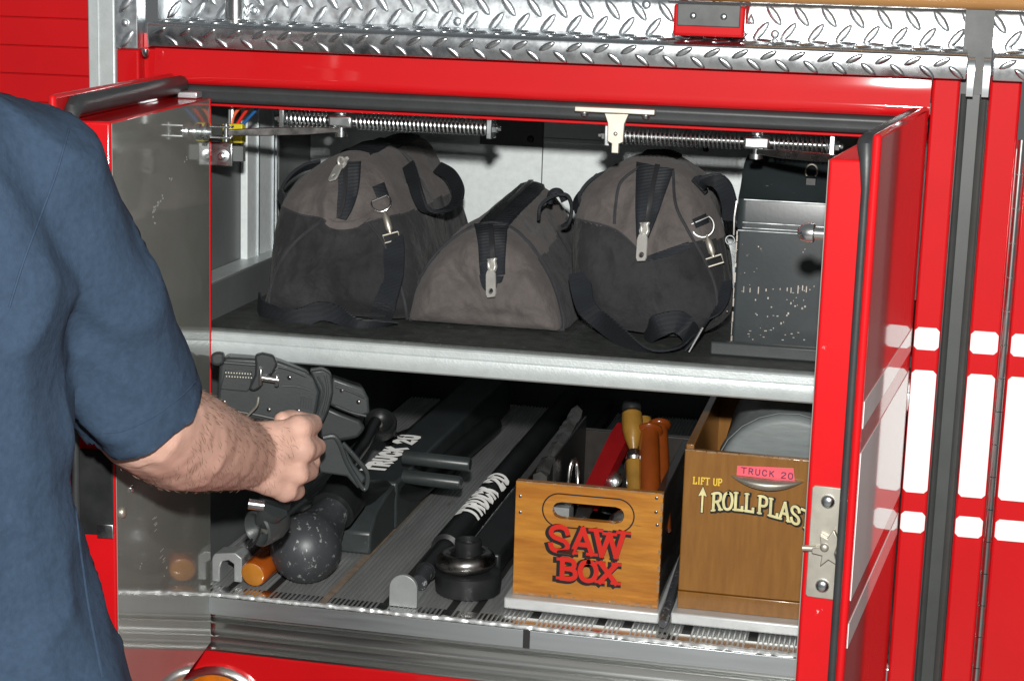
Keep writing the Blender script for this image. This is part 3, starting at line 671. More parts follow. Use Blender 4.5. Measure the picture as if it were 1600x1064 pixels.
# --- left bag
B = Bag([(416, 488), (424, 440), (434, 350), (455, 296), (500, 256), (545, 238), (590, 250), (622, 300), (640, 350), (652, 420), (648, 488), (600, 503), (520, 503), (455, 500)], .085, .38, .045, .30, .004, 3, .0065, backscale=.98,
        folds=[((520, 355), (600, 345), .010, .008), ((512, 290), (508, 350), .008, .007), ((575, 265), (560, 340), .008, .006), ((500, 460), (640, 440), .03, -.006), ((455, 420), (545, 430), .02, .005), ((480, 290), (470, 330), .007, .004), ((530, 400), (545, 470), .016, .006), ((450, 470), (600, 488), .008, -.004), ((600, 300), (640, 320), .008, .005), ((560, 385), (600, 400), .01, -.005)])
t1 = thing('tool_bag', (B.c.x, .2, .314), 'black and brown tool bag beside the silver shelf track, zipper pull at its top', 'bag', 'tool bags on the shelf')
seam = [B.flat(*p) for p in ((380, 322), (440, 322), (470, 336), (503, 342), (522, 356), (560, 352), (600, 340), (650, 330), (700, 322))]
def zseam(seam, x):
    for (x0, z0), (x1, z1) in zip(seam[:-1], seam[1:]):
        if x0 <= x <= x1: return z0+(z1-z0)*(x-x0)/(x1-x0)
    return seam[0][1] if x < seam[0][0] else seam[-1][1]
B.body(t1, lambda x, z, bk, t: 'upper_panel' if z > zseam(seam, x) else 'lower_panel', {'upper_panel': 'brown', 'lower_panel': 'suede'})
B.cord([(440, 323), (470, 336), (503, 342), (522, 356), (560, 352), (600, 341), (640, 332)], .0013).build('piping', 'blackcanvas', t1)
B.cord([(420, 488), (423, 450), (437, 412), (462, 378), (505, 343)], .0018).build('piping', 'blackcanvas', t1)
B.cord([(575, 348), (598, 378), (618, 420), (632, 470), (636, 498)], .0018).build('piping', 'blackcanvas', t1)
B.strip([(545, 252), (545, 290), (540, 320), (534, 342)], [40, 34, 27, 16], .0035).build('zipper_tape', 'web', t1, ang=80)
B.strip([(541, 252), (541, 290), (537, 320), (530, 340)], [7, 7, 7, 6], .0052).build('zipper_teeth', 'teeth', t1, ang=80)
B.ridge((548, 246), .20, .003, t1, 'zipper_tape', 'web')
B.strip([(512, 345), (525, 352), (555, 350), (578, 336)], [10, 13, 13, 8], .004).build('zipper_garage', 'brown', t1, ang=80)
zipper_pull(B, t1, (542, 250), (526, 286))
hk = dring(B, t1, (592, 288, 600, 308), (598, 316), .0115, 22, (613, 364))
world_strap(t1, [hk, B.pt(620, 385, .012), B.pt(618, 430, .011), B.pt(606, 470, .010), B.pt(596, 498, .008)], [V((1, -.2, .2))]*5, .027)
world_strap(t1, [at(618, 505, Y=.085), at(590, 508, Y=.074), at(556, 508, Y=.066), at(528, 492, Y=.072), at(500, 486, Y=.074), at(470, 496, Y=.070), at(440, 494, Y=.074), at(412, 484, Y=.090), at(404, 470, Y=.11)],
            [V((0, -1, .15)), V((0, -.8, .5)), V((.1, -.5, .8)), V((.2, -.3, 1)), V((0, -.2, 1)), V((-.1, -.3, 1)), V((.1, -.4, 1)), V((.2, -.3, 1)), V((.2, -.3, 1))], .023)
# grab handle on the right-hand side
def handle(root, pts, wdir, wd, name='carry_handle'):
    MB().ribbon(crv(pts, 7), wdir, wd, .004).build(name, 'web', root, ang=60, bevel=.001)
q = [at(x, y, Y=Y) for x, y, Y in ((638, 258, .25), (646, 282, .215), (654, 308, .19), (666, 328, .182), (690, 330, .198), (710, 320, .235), (716, 298, .27), (704, 274, .31), (684, 262, .34))]
handle(t1, q, [V((.75, -.6, .1))]*57, .017)
q = [at(x, y, Y=Y) for x, y, Y in ((446, 316, .20), (438, 300, .21), (452, 278, .22), (475, 262, .23), (500, 256, .24))]
handle(t1, q, V((.5, -.7, .5)), .022)
# --- middle bag
B = Bag([(642, 498), (646, 468), (660, 432), (688, 394), (728, 362), (768, 350), (804, 362), (834, 396), (858, 436), (873, 480), (874, 518), (830, 524), (740, 517), (660, 510)], .095, .30, .035, .26, .042, 11, .0060, backscale=.94, bul=.085,
        folds=[((695, 400), (755, 478), .007, -.005), ((815, 385), (792, 440), .010, -.005), ((730, 350), (742, 430), .012, .006), ((808, 360), (800, 420), .010, .006), ((740, 480), (840, 490), .02, -.003), ((690, 488), (860, 500), .006, -.003), ((700, 440), (735, 470), .006, .0035), ((815, 420), (858, 470), .012, .005), ((660, 450), (690, 420), .008, .004)])
t2 = thing('tool_bag', (B.c.x, .2, .314), 'small tool bag with plain brown front panel and bright silver zipper pull', 'bag', 'tool bags on the shelf')
B.body(t2, lambda x, z, bk, t: 'front_panel' if not bk else ('side_panel' if z < .395+.02*t else 'upper_panel'), {'front_panel': 'brown', 'upper_panel': 'brown', 'side_panel': 'blackcanvas'})
pts = [B.back(-pi+2*pi*k/100, .012, .0006) for k in range(100)]
MB().tube(pts, .0022, 8, closed=True).build('piping', 'blackcanvas', t2)
B.strip([(768, 348), (769, 380), (769, 412), (770, 430)], [56, 46, 42, 40], .0032).build('zipper_tape', 'web', t2, ang=80)
B.strip([(768, 430), (768, 445), (774, 452)], [40, 30, 8], .0032).build('zipper_tape', 'web', t2, ang=80)
B.strip([(768, 348), (770, 380), (772, 408)], [9, 9, 9], .0048).build('zipper_teeth', 'teeth', t2, ang=80)
B.ridge((770, 345), .30, .003, t2, 'zipper_tape', 'web'); B.ridge((768, 345), .06, .0046, t2, 'zipper_teeth', 'teeth')
zipper_pull(B, t2, (772, 404), (774, 464))
q = [at(x, y, Y=Y) for x, y, Y in ((842, 340, .20), (845, 322, .21), (862, 308, .215), (884, 305, .22), (893, 322, .225), (890, 345, .23), (882, 352, .235))]
handle(t2, q, V((.2, -.9, .2)), .014)
q = [at(x, y, Y=Y) for x, y, Y in ((858, 318, .235), (862, 302, .235), (874, 300, .235), (882, 315, .235))]
MB().tube(crv(q, 6), .0042, 8).build('carry_handle', 'web', t2)
# --- right bag
B = Bag([(902, 486), (898, 430), (900, 345), (916, 294), (955, 262), (1005, 246), (1050, 248), (1088, 272), (1110, 320), (1128, 390), (1136, 450), (1128, 498), (1070, 524), (985, 516), (930, 504)], .09, .30, .045, .15, .006, 23, .0062, backscale=.9,
        folds=[((975, 300), (968, 350), .007, -.004), ((1042, 320), (1015, 385), .010, .006), ((960, 430), (1010, 480), .03, -.006), ((1060, 420), (1085, 490), .02, -.005), ((930, 320), (960, 345), .006, -.003), ((990, 390), (1060, 395), .012, .004), ((930, 300), (955, 335), .007, .004), ((1070, 300), (1090, 330), .008, .004), ((920, 400), (950, 480), .012, .006), ((1000, 440), (1030, 500), .016, .005), ((1040, 360), (1085, 372), .006, -.004)])
t3 = thing('tool_bag', (B.c.x, .2, .314), 'black and brown tool bag pressed against the black metal box, zipper pull hanging midway', 'bag', 'tool bags on the shelf')
seam = [B.flat(*p) for p in ((880, 342), (905, 343), (955, 356), (985, 378), (1004, 402), (1020, 402), (1045, 392), (1085, 376), (1130, 372), (1180, 365))]
B.body(t3, lambda x, z, bk, t: 'upper_panel' if z > zseam(seam, x) else 'lower_panel', {'upper_panel': 'brown', 'lower_panel': 'suede'})
B.cord([(903, 343), (955, 356), (985, 378), (1004, 402)], .0012).build('piping', 'blackcanvas', t3)
B.strip([(1012, 404), (1040, 396), (1078, 383)], [8, 12, 12], .0018).build('binding', 'web', t3, ang=80)
B.cord([(998, 262), (970, 285), (962, 320), (960, 350)], .0018).build('piping', 'blackcanvas', t3)
B.cord([(1052, 268), (1056, 320), (1075, 360), (1100, 405), (1118, 450), (1120, 500)], .0018).build('piping', 'blackcanvas', t3)
B.strip([(1024, 258), (1016, 300), (1010, 335), (1003, 375)], [62, 48, 36, 18], .0032).build('zipper_tape', 'web', t3, ang=80)
B.strip([(1028, 256), (1019, 300), (1013, 345)], [8, 8, 8], .0050).build('zipper_teeth', 'teeth', t3, ang=80)
B.ridge((1025, 250), .24, .003, t3, 'zipper_tape', 'web')
zipper_pull(B, t3, (1010, 348), (1007, 408))
hk = dring(B, t3, (1092, 338, 1098, 352), (1099, 352), .0125, 24, (1116, 400))
world_strap(t3, [B.pt(906, 425, .004), B.pt(910, 450, .006), B.pt(920, 478, .012), B.pt(945, 500, .016), V(at(985, 535, Y=.055)), V(at(1020, 548, Y=.04)), V(at(1050, 545, Y=.045)), V((.53, .075, .325))],
            [V((1, -.2, .3)), V((1, -.3, .4)), V((.7, -.4, .6)), V((.4, -.5, .7)), V((.1, -.6, .7)), V((0, -1, .3)), V((0, -1, .1)), V((0, -1, .2))], .027)
world_strap(t3, [B.pt(1010, 528, .012)+V((0, 0, .004)), B.pt(1030, 506, .016), B.pt(1060, 498, .018), B.pt(1078, 512, .016), at(1082, 535, Y=.062)],
            [V((.2, -.3, 1)), V((.1, -.3, 1)), V((-.2, -.3, 1)), V((.5, -.3, .8)), V((.6, -.4, .6))], .026)
world_strap(t3, [at(1088, 530, Y=.07), B.pt(1105, 505, .010), B.pt(1126, 470, .006), B.pt(1130, 440, .003)], [V((.3, -.5, .8)), V((.4, -.3, .8)), V((.7, -.4, .4)), V((.8, -.5, 0))], .024)
mb = MB(); a = at(1076, 550, Y=.05); b = at(1098, 512, Y=.06); mb.tube([a, b], .0016, 8); mb.build('strap_wire', 'chrome', t3)
q = [at(x, y, Y=Y) for x, y, Y in ((1092, 292, .16), (1100, 284, .155), (1118, 282, .155), (1132, 294, .155), (1140, 320, .15), (1142, 345, .15))]
handle(t3, q, V((.6, -.5, .5)), .022)
q = [at(x, y, Y=Y) for x, y, Y in ((905, 330, .17), (902, 310, .175), (918, 288, .18), (940, 276, .19), (950, 285, .2))]
handle(t3, q, V((.4, -.7, .5)), .020)

# ------------------------------------------------------------------ black metal box on the shelf
bx0, bx1, by = .574, .735, .122
tb = thing('metal_box', (.655, .22, .314), 'scratched black metal box with rounded lid standing on the shelf', 'box')
def shell(prof, x0, x1, rr, n=5):
    rings = []
    cy = sum(p[0] for p in prof)/len(prof); cz_ = sum(p[1] for p in prof)/len(prof)
    for sx, x in ((0, x0), (1, x1)):
        seq = []
        for k in range(n+1):
            t = k/n*pi/2; seq.append((rr*(1-sin(t)), rr*(1-cos(t))))
        if sx == 0: rings += [[V((x0+a, y+(cy-y)*b/.12, z+(cz_-z)*b/.12)) for y, z in prof] for b, a in [(q_[0], q_[1]) for q_ in seq]]
        else: rings += [[V((x1-a, y+(cy-y)*b/.12, z+(cz_-z)*b/.12)) for y, z in prof] for b, a in [(q_[0], q_[1]) for q_ in reversed(seq)]]
    return MB().loft(rings)
shell([(by, .3142), (by, .4445), (by+.2, .4445), (by+.2, .3142)], bx0, bx1, .004).build('body', 'toolbox', tb, ang=30)
lid = [(by-.002, .4455), (by-.002, .4760), (by-.001, .480), (by+.006, .4835), (by+.020, .4905), (by+.038, .506), (by+.055, .516), (by+.1, .522), (by+.15, .516), (by+.18, .500), (by+.2, .4455)]
shell(lid, bx0-.001, bx1+.001, .010).build('lid', 'toolbox', tb, ang=30)
for z, yy in ((.4800, by-.0028), (.4545, by-.0022), (.4485, by-.0022)):
    mb = MB(); mb.tube([(bx0+.006, yy, z), (bx1, yy, z)], .0009, 6); mb.build('lid_bead', 'zinc', tb)
mb = MB(); mb.tube([(bx0+.001, by-.0012, .4452), (bx1, by-.0012, .4452)], .0009, 6); mb.build('rim_bead', 'zinc', tb)
mb = MB(); zz = .3145
while zz < .444:
    h_ = random.uniform(.004, .012); mb.box(bx0-.0004, bx0+random.uniform(.0004, .0014), by-.0005, by+.002, zz, min(.444, zz+h_)); zz += h_+random.choice((.0003, .0006, .001, .006))
mb.build('worn_edge', 'edgewear', tb)['kind'] = 'stuff'
p = at(1268, 268, Y=by+.030); nn = V((0, -.55, .83))
mb = MB(); mb.tube([p+V((sin(t)*.0065, 0, 0))+V((0, .3, .95))*(cos(t)*.008) for t in [radians(-135+k*270/14) for k in range(15)]], .0011, 8); mb.build('lid_ring', 'nickel', tb)
MB().box(p.x-.006, p.x+.006, p.y-.003, p.y+.004, p.z-.018, p.z-.007).build('ring_clip', 'blackrub', tb, bevel=.001)
# rows of scratches on the front face
mb = MB()
def scr(px, py, w_, h_):
    q_ = at(px, py, Y=by-.0006); mb.box(q_.x-w_/2, q_.x+w_/2, by-.0007, by-.0001, q_.z-h_/2, q_.z+h_/2)
for px, h_ in ((1162, .007), (1172, .005), (1185, .008), (1197, .003), (1208, .001), (1219, .002), (1230, .004), (1236, .006), (1247, .009), (1254, .006), (1260, .007)): scr(px, 452+random.uniform(-2, 3), .0011, h_)
for _ in range(26): scr(random.gauss(1225, 32), random.gauss(490, 16), random.uniform(.0006, .0022), random.uniform(.0006, .0024))
for _ in range(12): scr(random.uniform(1150, 1275), random.uniform(380, 470), random.uniform(.0004, .0014), random.uniform(.0004, .0014))
for _ in range(14): scr(random.uniform(1150, 1275), random.uniform(515, 532), random.uniform(.0006, .003), random.uniform(.0005, .0012))
mb.build('scratches', 'edgewear', tb)['kind'] = 'stuff'
# side catch on the left of the box
mb = MB(); mb.ribbon([(bx0-.003, by+.012, .476), (bx0-.0045, by+.010, .458), (bx0-.004, by+.010, .438)], (0, 1, 0), .006, .0015); mb.build('side_catch', 'steelworn', tb)
mb = MB(); mb.tube([V((bx0-.008, by+.01, .432))+V((cos(t)*.005, 0, sin(t)*.005)) for t in [k*2*pi/14 for k in range(14)]], .0009, 6, closed=True); mb.build('catch_ring', 'zinc', tb)

# ------------------------------------------------------------------ saw box
sx0, sx1, sy, sz0, sz1 = .3445, .5135, .060, .0172, .152
MB().box(.3375, .517, .046, .36, .0032, .0168).build('box_tray', 'tray', FL, bevel=.0022)
MB().box(.5290, .76, .052, .40, .0032, .0168).build('box_tray', 'tray', FL, bevel=.0022)
sb = thing('saw_box', (.43, .2, .0172), 'orange varnished wooden box lettered SAW BOX with a handle slot', 'box')
def slot_board(x0, x1, z0, z1, y0, y1, cx_, cz_, hl, hr, N=72):
    inn = []; 
    for k in range(N):
        t = 2*pi*k/N; c_, s_ = cos(t), sin(t)
        inn.append((cx_+(hl if c_ > 0 else -hl)*(1 if abs(c_) > 1e-9 else 0)+hr*c_, cz_+hr*s_))
    # resample the stadium evenly in angle about its centre
    inn = []
    for k in range(N):
        t = 2*pi*(k+.5)/N; c_, s_ = cos(t), sin(t); r_ = hr/abs(s_)
        if abs(c_)*r_ > hl:
            cc = abs(c_); disc = max(0, (hl*cc)**2-(hl*hl-hr*hr)); r_ = hl*cc+sqrt(disc)
        inn.append((cx_+c_*r_, cz_+s_*r_))
    out = []
    for k in range(N):
        t = 2*pi*(k+.5)/N; c_, s_ = cos(t), sin(t)
        tx = ((x1-cx_)/c_ if c_ > 0 else (x0-cx_)/c_); tz = ((z1-cz_)/s_ if s_ > 0 else (z0-cz_)/s_); r_ = min(tx, tz)
        out.append([cx_+c_*r_, cz_+s_*r_])
    for X_, Z_ in ((x0, z0), (x0, z1), (x1, z0), (x1, z1)):
        i = min(range(N), key=lambda i: (out[i][0]-X_)**2+(out[i][1]-Z_)**2); out[i] = [X_, Z_]
    mb = MB(); R = lambda P, y: [V((a, y, b)) for a, b in P]
    return mb.loft([R(inn, y0), R(out, y0), R(out, y1), R(inn, y1), R(inn, y0)], True, False)
hx, hz = at(919, 801, Y=sy).x, at(919, 801, Y=sy).z
slot_board(sx0, sx1, sz0, sz1, sy, sy+.011, hx, hz, .0315, .0098).build('front_board', 'sawwood', sb, smooth=False, bevel=.0009)
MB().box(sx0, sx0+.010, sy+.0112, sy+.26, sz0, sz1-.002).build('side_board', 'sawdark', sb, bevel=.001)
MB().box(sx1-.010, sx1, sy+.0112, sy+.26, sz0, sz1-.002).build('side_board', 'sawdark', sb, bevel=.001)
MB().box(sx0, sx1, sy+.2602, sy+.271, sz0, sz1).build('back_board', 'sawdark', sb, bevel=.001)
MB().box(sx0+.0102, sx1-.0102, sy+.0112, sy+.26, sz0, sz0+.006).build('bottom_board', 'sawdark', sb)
mb = MB(); x = sx0+.0005
while x < sx1-.002:
    w2 = random.uniform(.002, .009); mb.box(x, min(sx1, x+w2), sy-.0004, sy+.001, sz0, sz0+random.uniform(.0008, .0042)); x += w2+random.uniform(0, .004)
z = sz0+.004
while z < sz1-.002:
    w2 = random.uniform(.003, .010); mb.box(sx1-random.uniform(.0008, .003), sx1+.0003, sy-.0004, sy+.002, z, min(sz1, z+w2)); z += w2+random.uniform(.001, .008)
x = sx0+.001
while x < sx1-.002:
    w2 = random.uniform(.003, .012); mb.box(x, min(sx1, x+w2), sy-.0004, sy+.003, sz1-random.uniform(.0004, .0014), sz1+.0004); x += w2+random.uniform(0, .003)
wo = mb.build('worn_edge', 'plyedge', sb); wo['kind'] = 'stuff'
# painted outline round the slot
st = []
for k in range(48):
    t = 2*pi*(k+.5)/48; st.append(V((hx+(.033 if cos(t) > 0 else -.033)+.0195*cos(t), sy-.0003, hz+.0195*sin(t))))
mb = MB(); mb.tube(st, .0009, 6, closed=True, flat=.25, upd=(0, 1, 0)); mb.build('painted_line', 'sblack', sb)
for px, py in ((813, 775), (813, 800), (1026, 778), (1025, 800), (1027, 820)): screw(at(px, py, Y=sy-.0001), (0, -1, 0), .0019, sb, 'steelworn', 'nail', .0006)
U_, V_ = V((1, 0, 0)), V((0, 0, 1))
o1 = at(857, 859, Y=sy-.0005); o2 = at(874, 902, Y=sy-.0005)
def surf_text(*a, **k): return text(*a, **k)
for (tx, o_, h_, cw, gp_) in (('SAW', o1, .029, .0245, .10), ('BOX', o2, .0225, .0205, .12)):
    text(tx, o_, U_, V_, h_, cw, .0062, 'sblack', sb, gap=gp_, lift=.0002, serif=.24, shift=(-.0022, -.0016), grow=.0017)
    text(tx, o_, U_, V_, h_, cw, .0056, 'sred', sb, gap=gp_, lift=.0008, serif=.22)
# tools standing in the saw box
def tool(name, label, cat, parts, group=None):
    r = thing(name, (.44, .15, .03), label, cat, group)
    for nm, m_, f in parts: mb = MB(); f(mb); mb.build(nm, m_, r)
    return r
P3 = lambda px, py, Y: at(px, py, Y=Y)
a, b = P3(918, 790, .115), P3(978, 668, .22)
tool('pruning_saw', 'dull red straight handle leaning in the saw box', 'saw', [
    ('handle', 'handlered', lambda mb: mb.ribbon([a, a.lerp(b, .5), a.lerp(b, .85), b], (1, -.3, 0), [.022, .023, .024, .019], .014)),
    ('end_cap', 'handlered', lambda mb: mb.lathe([(.0088, 0), (.0088, .004), (.006, .008), (.001, .009)], b-(b-a).normalized()*.002, b-a, 14)),
    ('blade', 'steelworn', lambda mb: mb.ribbon([a+(a-b).normalized()*.001, a+(a-b).normalized()*.075], (1, -.3, 0), .018, .0015))])
a2, b2 = P3(993, 770, .135), P3(987, 643, .20)
tool('wood_rasp', 'knotted yellow wooden handle with dark ferrule standing in the saw box', 'tool', [
    ('handle', 'handleyel', lambda mb: mb.tube([a2.lerp(b2, t) for t in (.52, .58, .66, .76, .88, .97, 1)], [.0045, .007, .0098, .0122, .0128, .0122, .009], 14)),
    ('ferrule', 'steelworn', lambda mb: mb.tube([a2.lerp(b2, t) for t in (.38, .42, .46, .52)], [.0085, .0105, .009, .006], 12)),
    ('shank', 'handleyel', lambda mb: mb.tube([a2+(a2-b2)*.35, a2, a2.lerp(b2, .38)], [.010, .0105, .010], 12)),
    ('end_cap', 'blackrub', lambda mb: mb.lathe([(.011, 0), (.012, .004), (.010, .012), (.004, .015)], b2+(b2-a2).normalized()*.0005, b2-a2, 14))])
def brown_handle(px0, py0, px1, py1, Y0, Y1, label, r=.0125):
    a_, b_ = P3(px0, py0, Y0), P3(px1, py1, Y1)
    return tool('hammer_handle', label, 'handle', [
        ('shaft', 'handlebrn', lambda mb: mb.tube([a_+(a_-b_)*.55, a_, a_.lerp(b_, .5), a_.lerp(b_, .85), a_.lerp(b_, .93)], [r, r, r*1.02, r, r*.95], 16)),
        ('knob', 'handlebrn', lambda mb: mb.tube([a_.lerp(b_, t) for t in (.931, .945, .97, 1.0, 1.025, 1.042, 1.05)], [r*1.05, r*1.24, r*1.36, r*1.32, r*1.05, r*.6, r*.15], 18))])
brown_handle(1016, 770, 1014, 672, .125, .19, 'glossy amber brown wooden handle with rounded knob, foremost in the saw box')
brown_handle(1033, 768, 1030, 662, .155, .215, 'amber handle standing behind the knobbed handle in the saw box', .0105)
a5, b5 = P3(1000, 768, .185), P3(1008, 652, .235)
tool('file', 'small yellow wooden handle top between the larger handles in the saw box', 'file', [('handle', 'handleyel', lambda mb: mb.tube([a5, a5.lerp(b5, .6), a5.lerp(b5, .9), b5], [.006, .009, .011, .007], 12)), ('blade', 'steelworn', lambda mb: mb.tube([a5+(a5-b5)*.5, a5], .004, 8))])
tool('hacksaw_frame', 'thin bent steel tube frame inside the saw box', 'saw', [('frame', 'steelworn', lambda mb: mb.tube(crv([P3(886, 830, .15), P3(888, 755, .15), P3(893, 722, .155), P3(901, 725, .16), P3(903, 760, .15), P3(902, 830, .15)], 6), .0035, 10))])
tool('tin_snips', 'grey steel snips showing above the saw box rim', 'snips', [
    ('blade', 'steelworn', lambda mb: mb.ribbon([P3(984, 800, .17), P3(972, 745, .2), P3(965, 715, .22)], (1, -.4, .2), [.014, .012, .005], .005)),
    ('pivot', 'zinc', lambda mb: mb.lathe([(.010, 0), (.010, .004), (.006, .007), (.002, .008)], P3(960, 750, .16), (0, -.8, .6), 18)),
    ('grip', 'blackrub', lambda mb: mb.tube([P3(945, 800, .165), P3(957, 762, .17), P3(962, 750, .175)], .009, 10))])
tool('steel_socket', 'shiny round steel cap seen through the saw box handle slot', 'socket', [('cap', 'chrome', lambda mb: mb.lathe([(.021, 0), (.022, .004), (.020, .012), (.015, .016), (.013, .017), (.0005, .018)], V((.4655, .105, .093)), (.1, -.85, .5), 26)), ('shank', 'steelworn', lambda mb: mb.lathe([(.010, 0), (.010, .06)], V((.4655, .106, .093)), (-.1, .85, -.5), 14))])
tool('steel_bolt', 'small grey steel bolt head seen through the saw box handle slot', 'bolt', [('head', 'zinc', lambda mb: mb.lathe([(.009, 0), (.009, .01), (.007, .012)], V((.418, .095, .098)), (.3, -.9, .2), 8)), ('shank', 'steelworn', lambda mb: mb.lathe([(.005, 0), (.005, .05)], V((.418, .0955, .098)), (-.3, .9, -.2), 10))])
tool('steel_block', 'flat grey steel bracket end behind the saw box handle slot', 'bracket', [('plate', 'greycast', lambda mb: mb.box(.382, .402, .090, .12, .076, .116)), ('foot', 'greycast', lambda mb: mb.box(.382, .402, .1202, .16, .076, .084))])
# plastic wrapped blade bundle along the left side of the saw box
bl = thing('blade_bundle', (.365, .2, .03), 'long dark blade bundle in crinkled clear plastic lying along the saw box', 'saw blades')
ra = []
for i in range(15):
    t = i/14; Y = .085+t*.235; cxx = .3675+.002*noise.noise(V((i*.7, 0, 1))); zt = .158+.022*t+.006*noise.noise(V((i*.6, 4, 1))); wd = .010+.002*noise.noise(V((i*.9, 2, 1)))
    ra.append([V((cxx-wd, Y, .03)), V((cxx-wd*1.05+.001*sin(i*3), Y, (zt+.03)/2)), V((cxx-wd*.8, Y, zt-.004)), V((cxx, Y, zt+.002*sin(i*4.1))), V((cxx+wd*.8, Y, zt-.005)), V((cxx+wd, Y, (zt+.03)/2)), V((cxx+wd, Y, .03))])
MB().loft(ra).build('wrapping', 'poly', bl, ang=25)
MB().box(.3795, .3815, .10, .31, .03, .172).build('blade', 'blackbar', bl)

# ------------------------------------------------------------------ roll plastic box
rx0, rx1, ry, rz0, rz1 = .5345, .745, .066, .0172, .2035
rb = thing('plastic_roll_box', (.62, .2, .0172), 'brown plywood box lettered ROLL PLASTIC with a brass cup pull', 'box')
MB().box(rx0, rx1, ry, ry+.010, rz0+.022, rz1).build('front_board', 'ply', rb, bevel=.0014)
MB().loft([[V((x, y, z)) for y, z in ((ry-.001, rz0+.0215), (ry-.0016, rz0+.0205), (ry+.004, rz0), (ry+.012, rz0), (ry+.012, rz0+.0215))] for x in (rx0, rx1)]).build('skirt_board', 'ply', rb, bevel=.0008)
MB().box(rx0, rx0+.009, ry+.0102, ry+.30, rz0+.0215, rz1+.004).build('side_board', 'ply', rb, bevel=.001)
MB().box(rx1-.009, rx1, ry+.0102, ry+.30, rz0+.0215, rz1+.004).build('side_board', 'ply', rb, bevel=.001)
MB().box(rx0, rx1, ry+.3002, ry+.309, rz0+.0215, rz1).build('back_board', 'ply', rb, bevel=.001)
MB().box(rx0+.0005, rx1-.0005, ry+.0125, ry+.30, rz0, rz0+.012).build('bottom_board', 'ply', rb)
mb = MB(); x = rx0+.0005
while x < rx1-.002:
    w2 = random.uniform(.003, .012); mb.box(x, min(rx1, x+w2), ry-.0004, ry+.0015, rz1-random.uniform(.0006, .0022), rz1+.0004); x += w2+random.uniform(0, .002)
mb.build('worn_edge', 'plyedge', rb)['kind'] = 'stuff'
# cup pull
ca = at(1142, 742, Y=ry-.001); cb = at(1256, 752, Y=ry-.001); n = 16; rings = []
for i in range(n+1):
    t = i/n; c = ca.lerp(cb, t); hgt = .0125*max(.03, sin(pi*t))**.8; dp = .017*max(.03, sin(pi*t))**.7
    rings.append([c+V((0, -dp*.25, 0)), c+V((0, -dp*.9, -hgt*.15)), c+V((0, -dp, -hgt*.45)), c+V((0, -dp*.75, -hgt*.85)), c+V((0, -dp*.2, -hgt*1.05)), c+V((0, 0, -hgt*.9))])
MB().loft(rings).build('cup_pull', 'nickel', rb, ang=70)
tp = [at(x, y, Y=ry-.0004) for x, y in ((1151, 742), (1242, 753), (1240, 731), (1152, 727))]
mb = MB(); mb.loft([tp, [p+V((0, -.0004, 0)) for p in tp]]); mb.build('label_tape', 'pink', rb, smooth=False)
ud = (tp[1]-tp[0]).normalized(); text('TRUCK 20', tp[0].lerp(tp[3], .30)+ud*.005+V((0, -.0004, 0)), ud, (tp[3]-tp[0]), .0062, .0054, .0010, 'ink', rb, gap=.42, lift=.0004)
text('LIFT UP', at(1083, 755, Y=ry-.0002), (1, 0, .012), V_, .0075, .0043, .00135, 'yellow', rb, gap=.22, lift=.0006, serif=.2)
ar = [(0, 0), (.0022, 0), (.0022, .020), (.0058, .019), (.0011, .030), (-.0036, .019), (0, .020)]
ao = at(1095, 800, Y=ry-.0002)
for m_, gr_, lf in (('sblack', .0009, .0003), ('cream', 0, .0008)):
    q = [(a+(gr_ if a > .0011 else -gr_)*(1 if abs(a-.0011) > 1e-4 else 0), b+(gr_*1.6 if b > .025 else (-gr_ if b < .001 or abs(b-.019) < 1e-4 else 0))) for a, b in ar]
    mb = MB(); mb.add([ao+V((a, -lf, b)) for a, b in q], [(0, 1, 2, 6), (2, 3, 4, 5, 6)]); mb.build('arrow', m_, rb, smooth=False)
ro = at(1112, 797, Y=ry-.0002)
arcf = lambda x: .008*(1-((x-.045)/.055)**2)-.004
arcf = lambda x: .0035-.0035*((x-.028)/.028)**2 if x < .028 else .0035-.0095*((x-.028)/.075)**2*1.4
text('ROLL PLASTIC', ro, U_, V_, .0195, .0107, .0036, 'sblack', rb, gap=.13, sp_=.12, lift=.0003, serif=.2, arc=arcf, grow=.0014, shift=(.0009, -.0009))
text('ROLL PLASTIC', ro, U_, V_, .0195, .0107, .0030, 'cream', rb, gap=.13, sp_=.12, lift=.0009, serif=.18, arc=arcf)
# roll of plastic sheet in the box
pr_ = thing('plastic_sheet_roll', (.63, .2, .06), 'fat grey roll of plastic sheeting standing in the plywood box', 'roll')
rc0 = V((.6475, .122, .1565)); ax = V((0, .92, .10)).normalized()
pf = [(.0005, -.002), (.02, -.0018), (.05, -.001), (.074, 0), (.080, .002), (.0825, .008), (.0825, .17), (.078, .175), (.0005, .176)]
MB().lathe(pf, rc0, ax, 48).build('roll', 'greyroll', pr_, ang=50)
mb = MB(); ps = []
for k in range(60):
    t = k/59*5*pi; r_ = .085+.0015*k/59; 
    if k < 14: r_ = .0845
    ps.append(rc0+ax*.02+(ax.orthogonal().normalized()*cos(t)+ax.cross(ax.orthogonal().normalized())*sin(t))*r_)
mb.ribbon(ps[:26], ax, .03, .001); mb.build('loose_wrap', 'greyroll', pr_)
bf = thing('black_film_bundle', (.64, .28, .2), 'crumpled glossy black plastic film behind the grey roll', 'plastic film')
rings = []
for i in range(14):
    t = i/13; cx_ = .60+.12*t; r_ = .026*(sin(pi*(.08+.84*t))**.5)
    rings.append([V((cx_, .215+cos(k*2*pi/18)*r_*1.3*(1+.35*noise.noise(V((i*.9, k*1.1, 2)))), .243+.4*r_+sin(k*2*pi/18)*r_*(.8+.5*noise.noise(V((i*.8, k*.9, 7)))))) for k in range(18)])
MB().loft(rings).build('film', 'blackfilm', bf, ang=30)
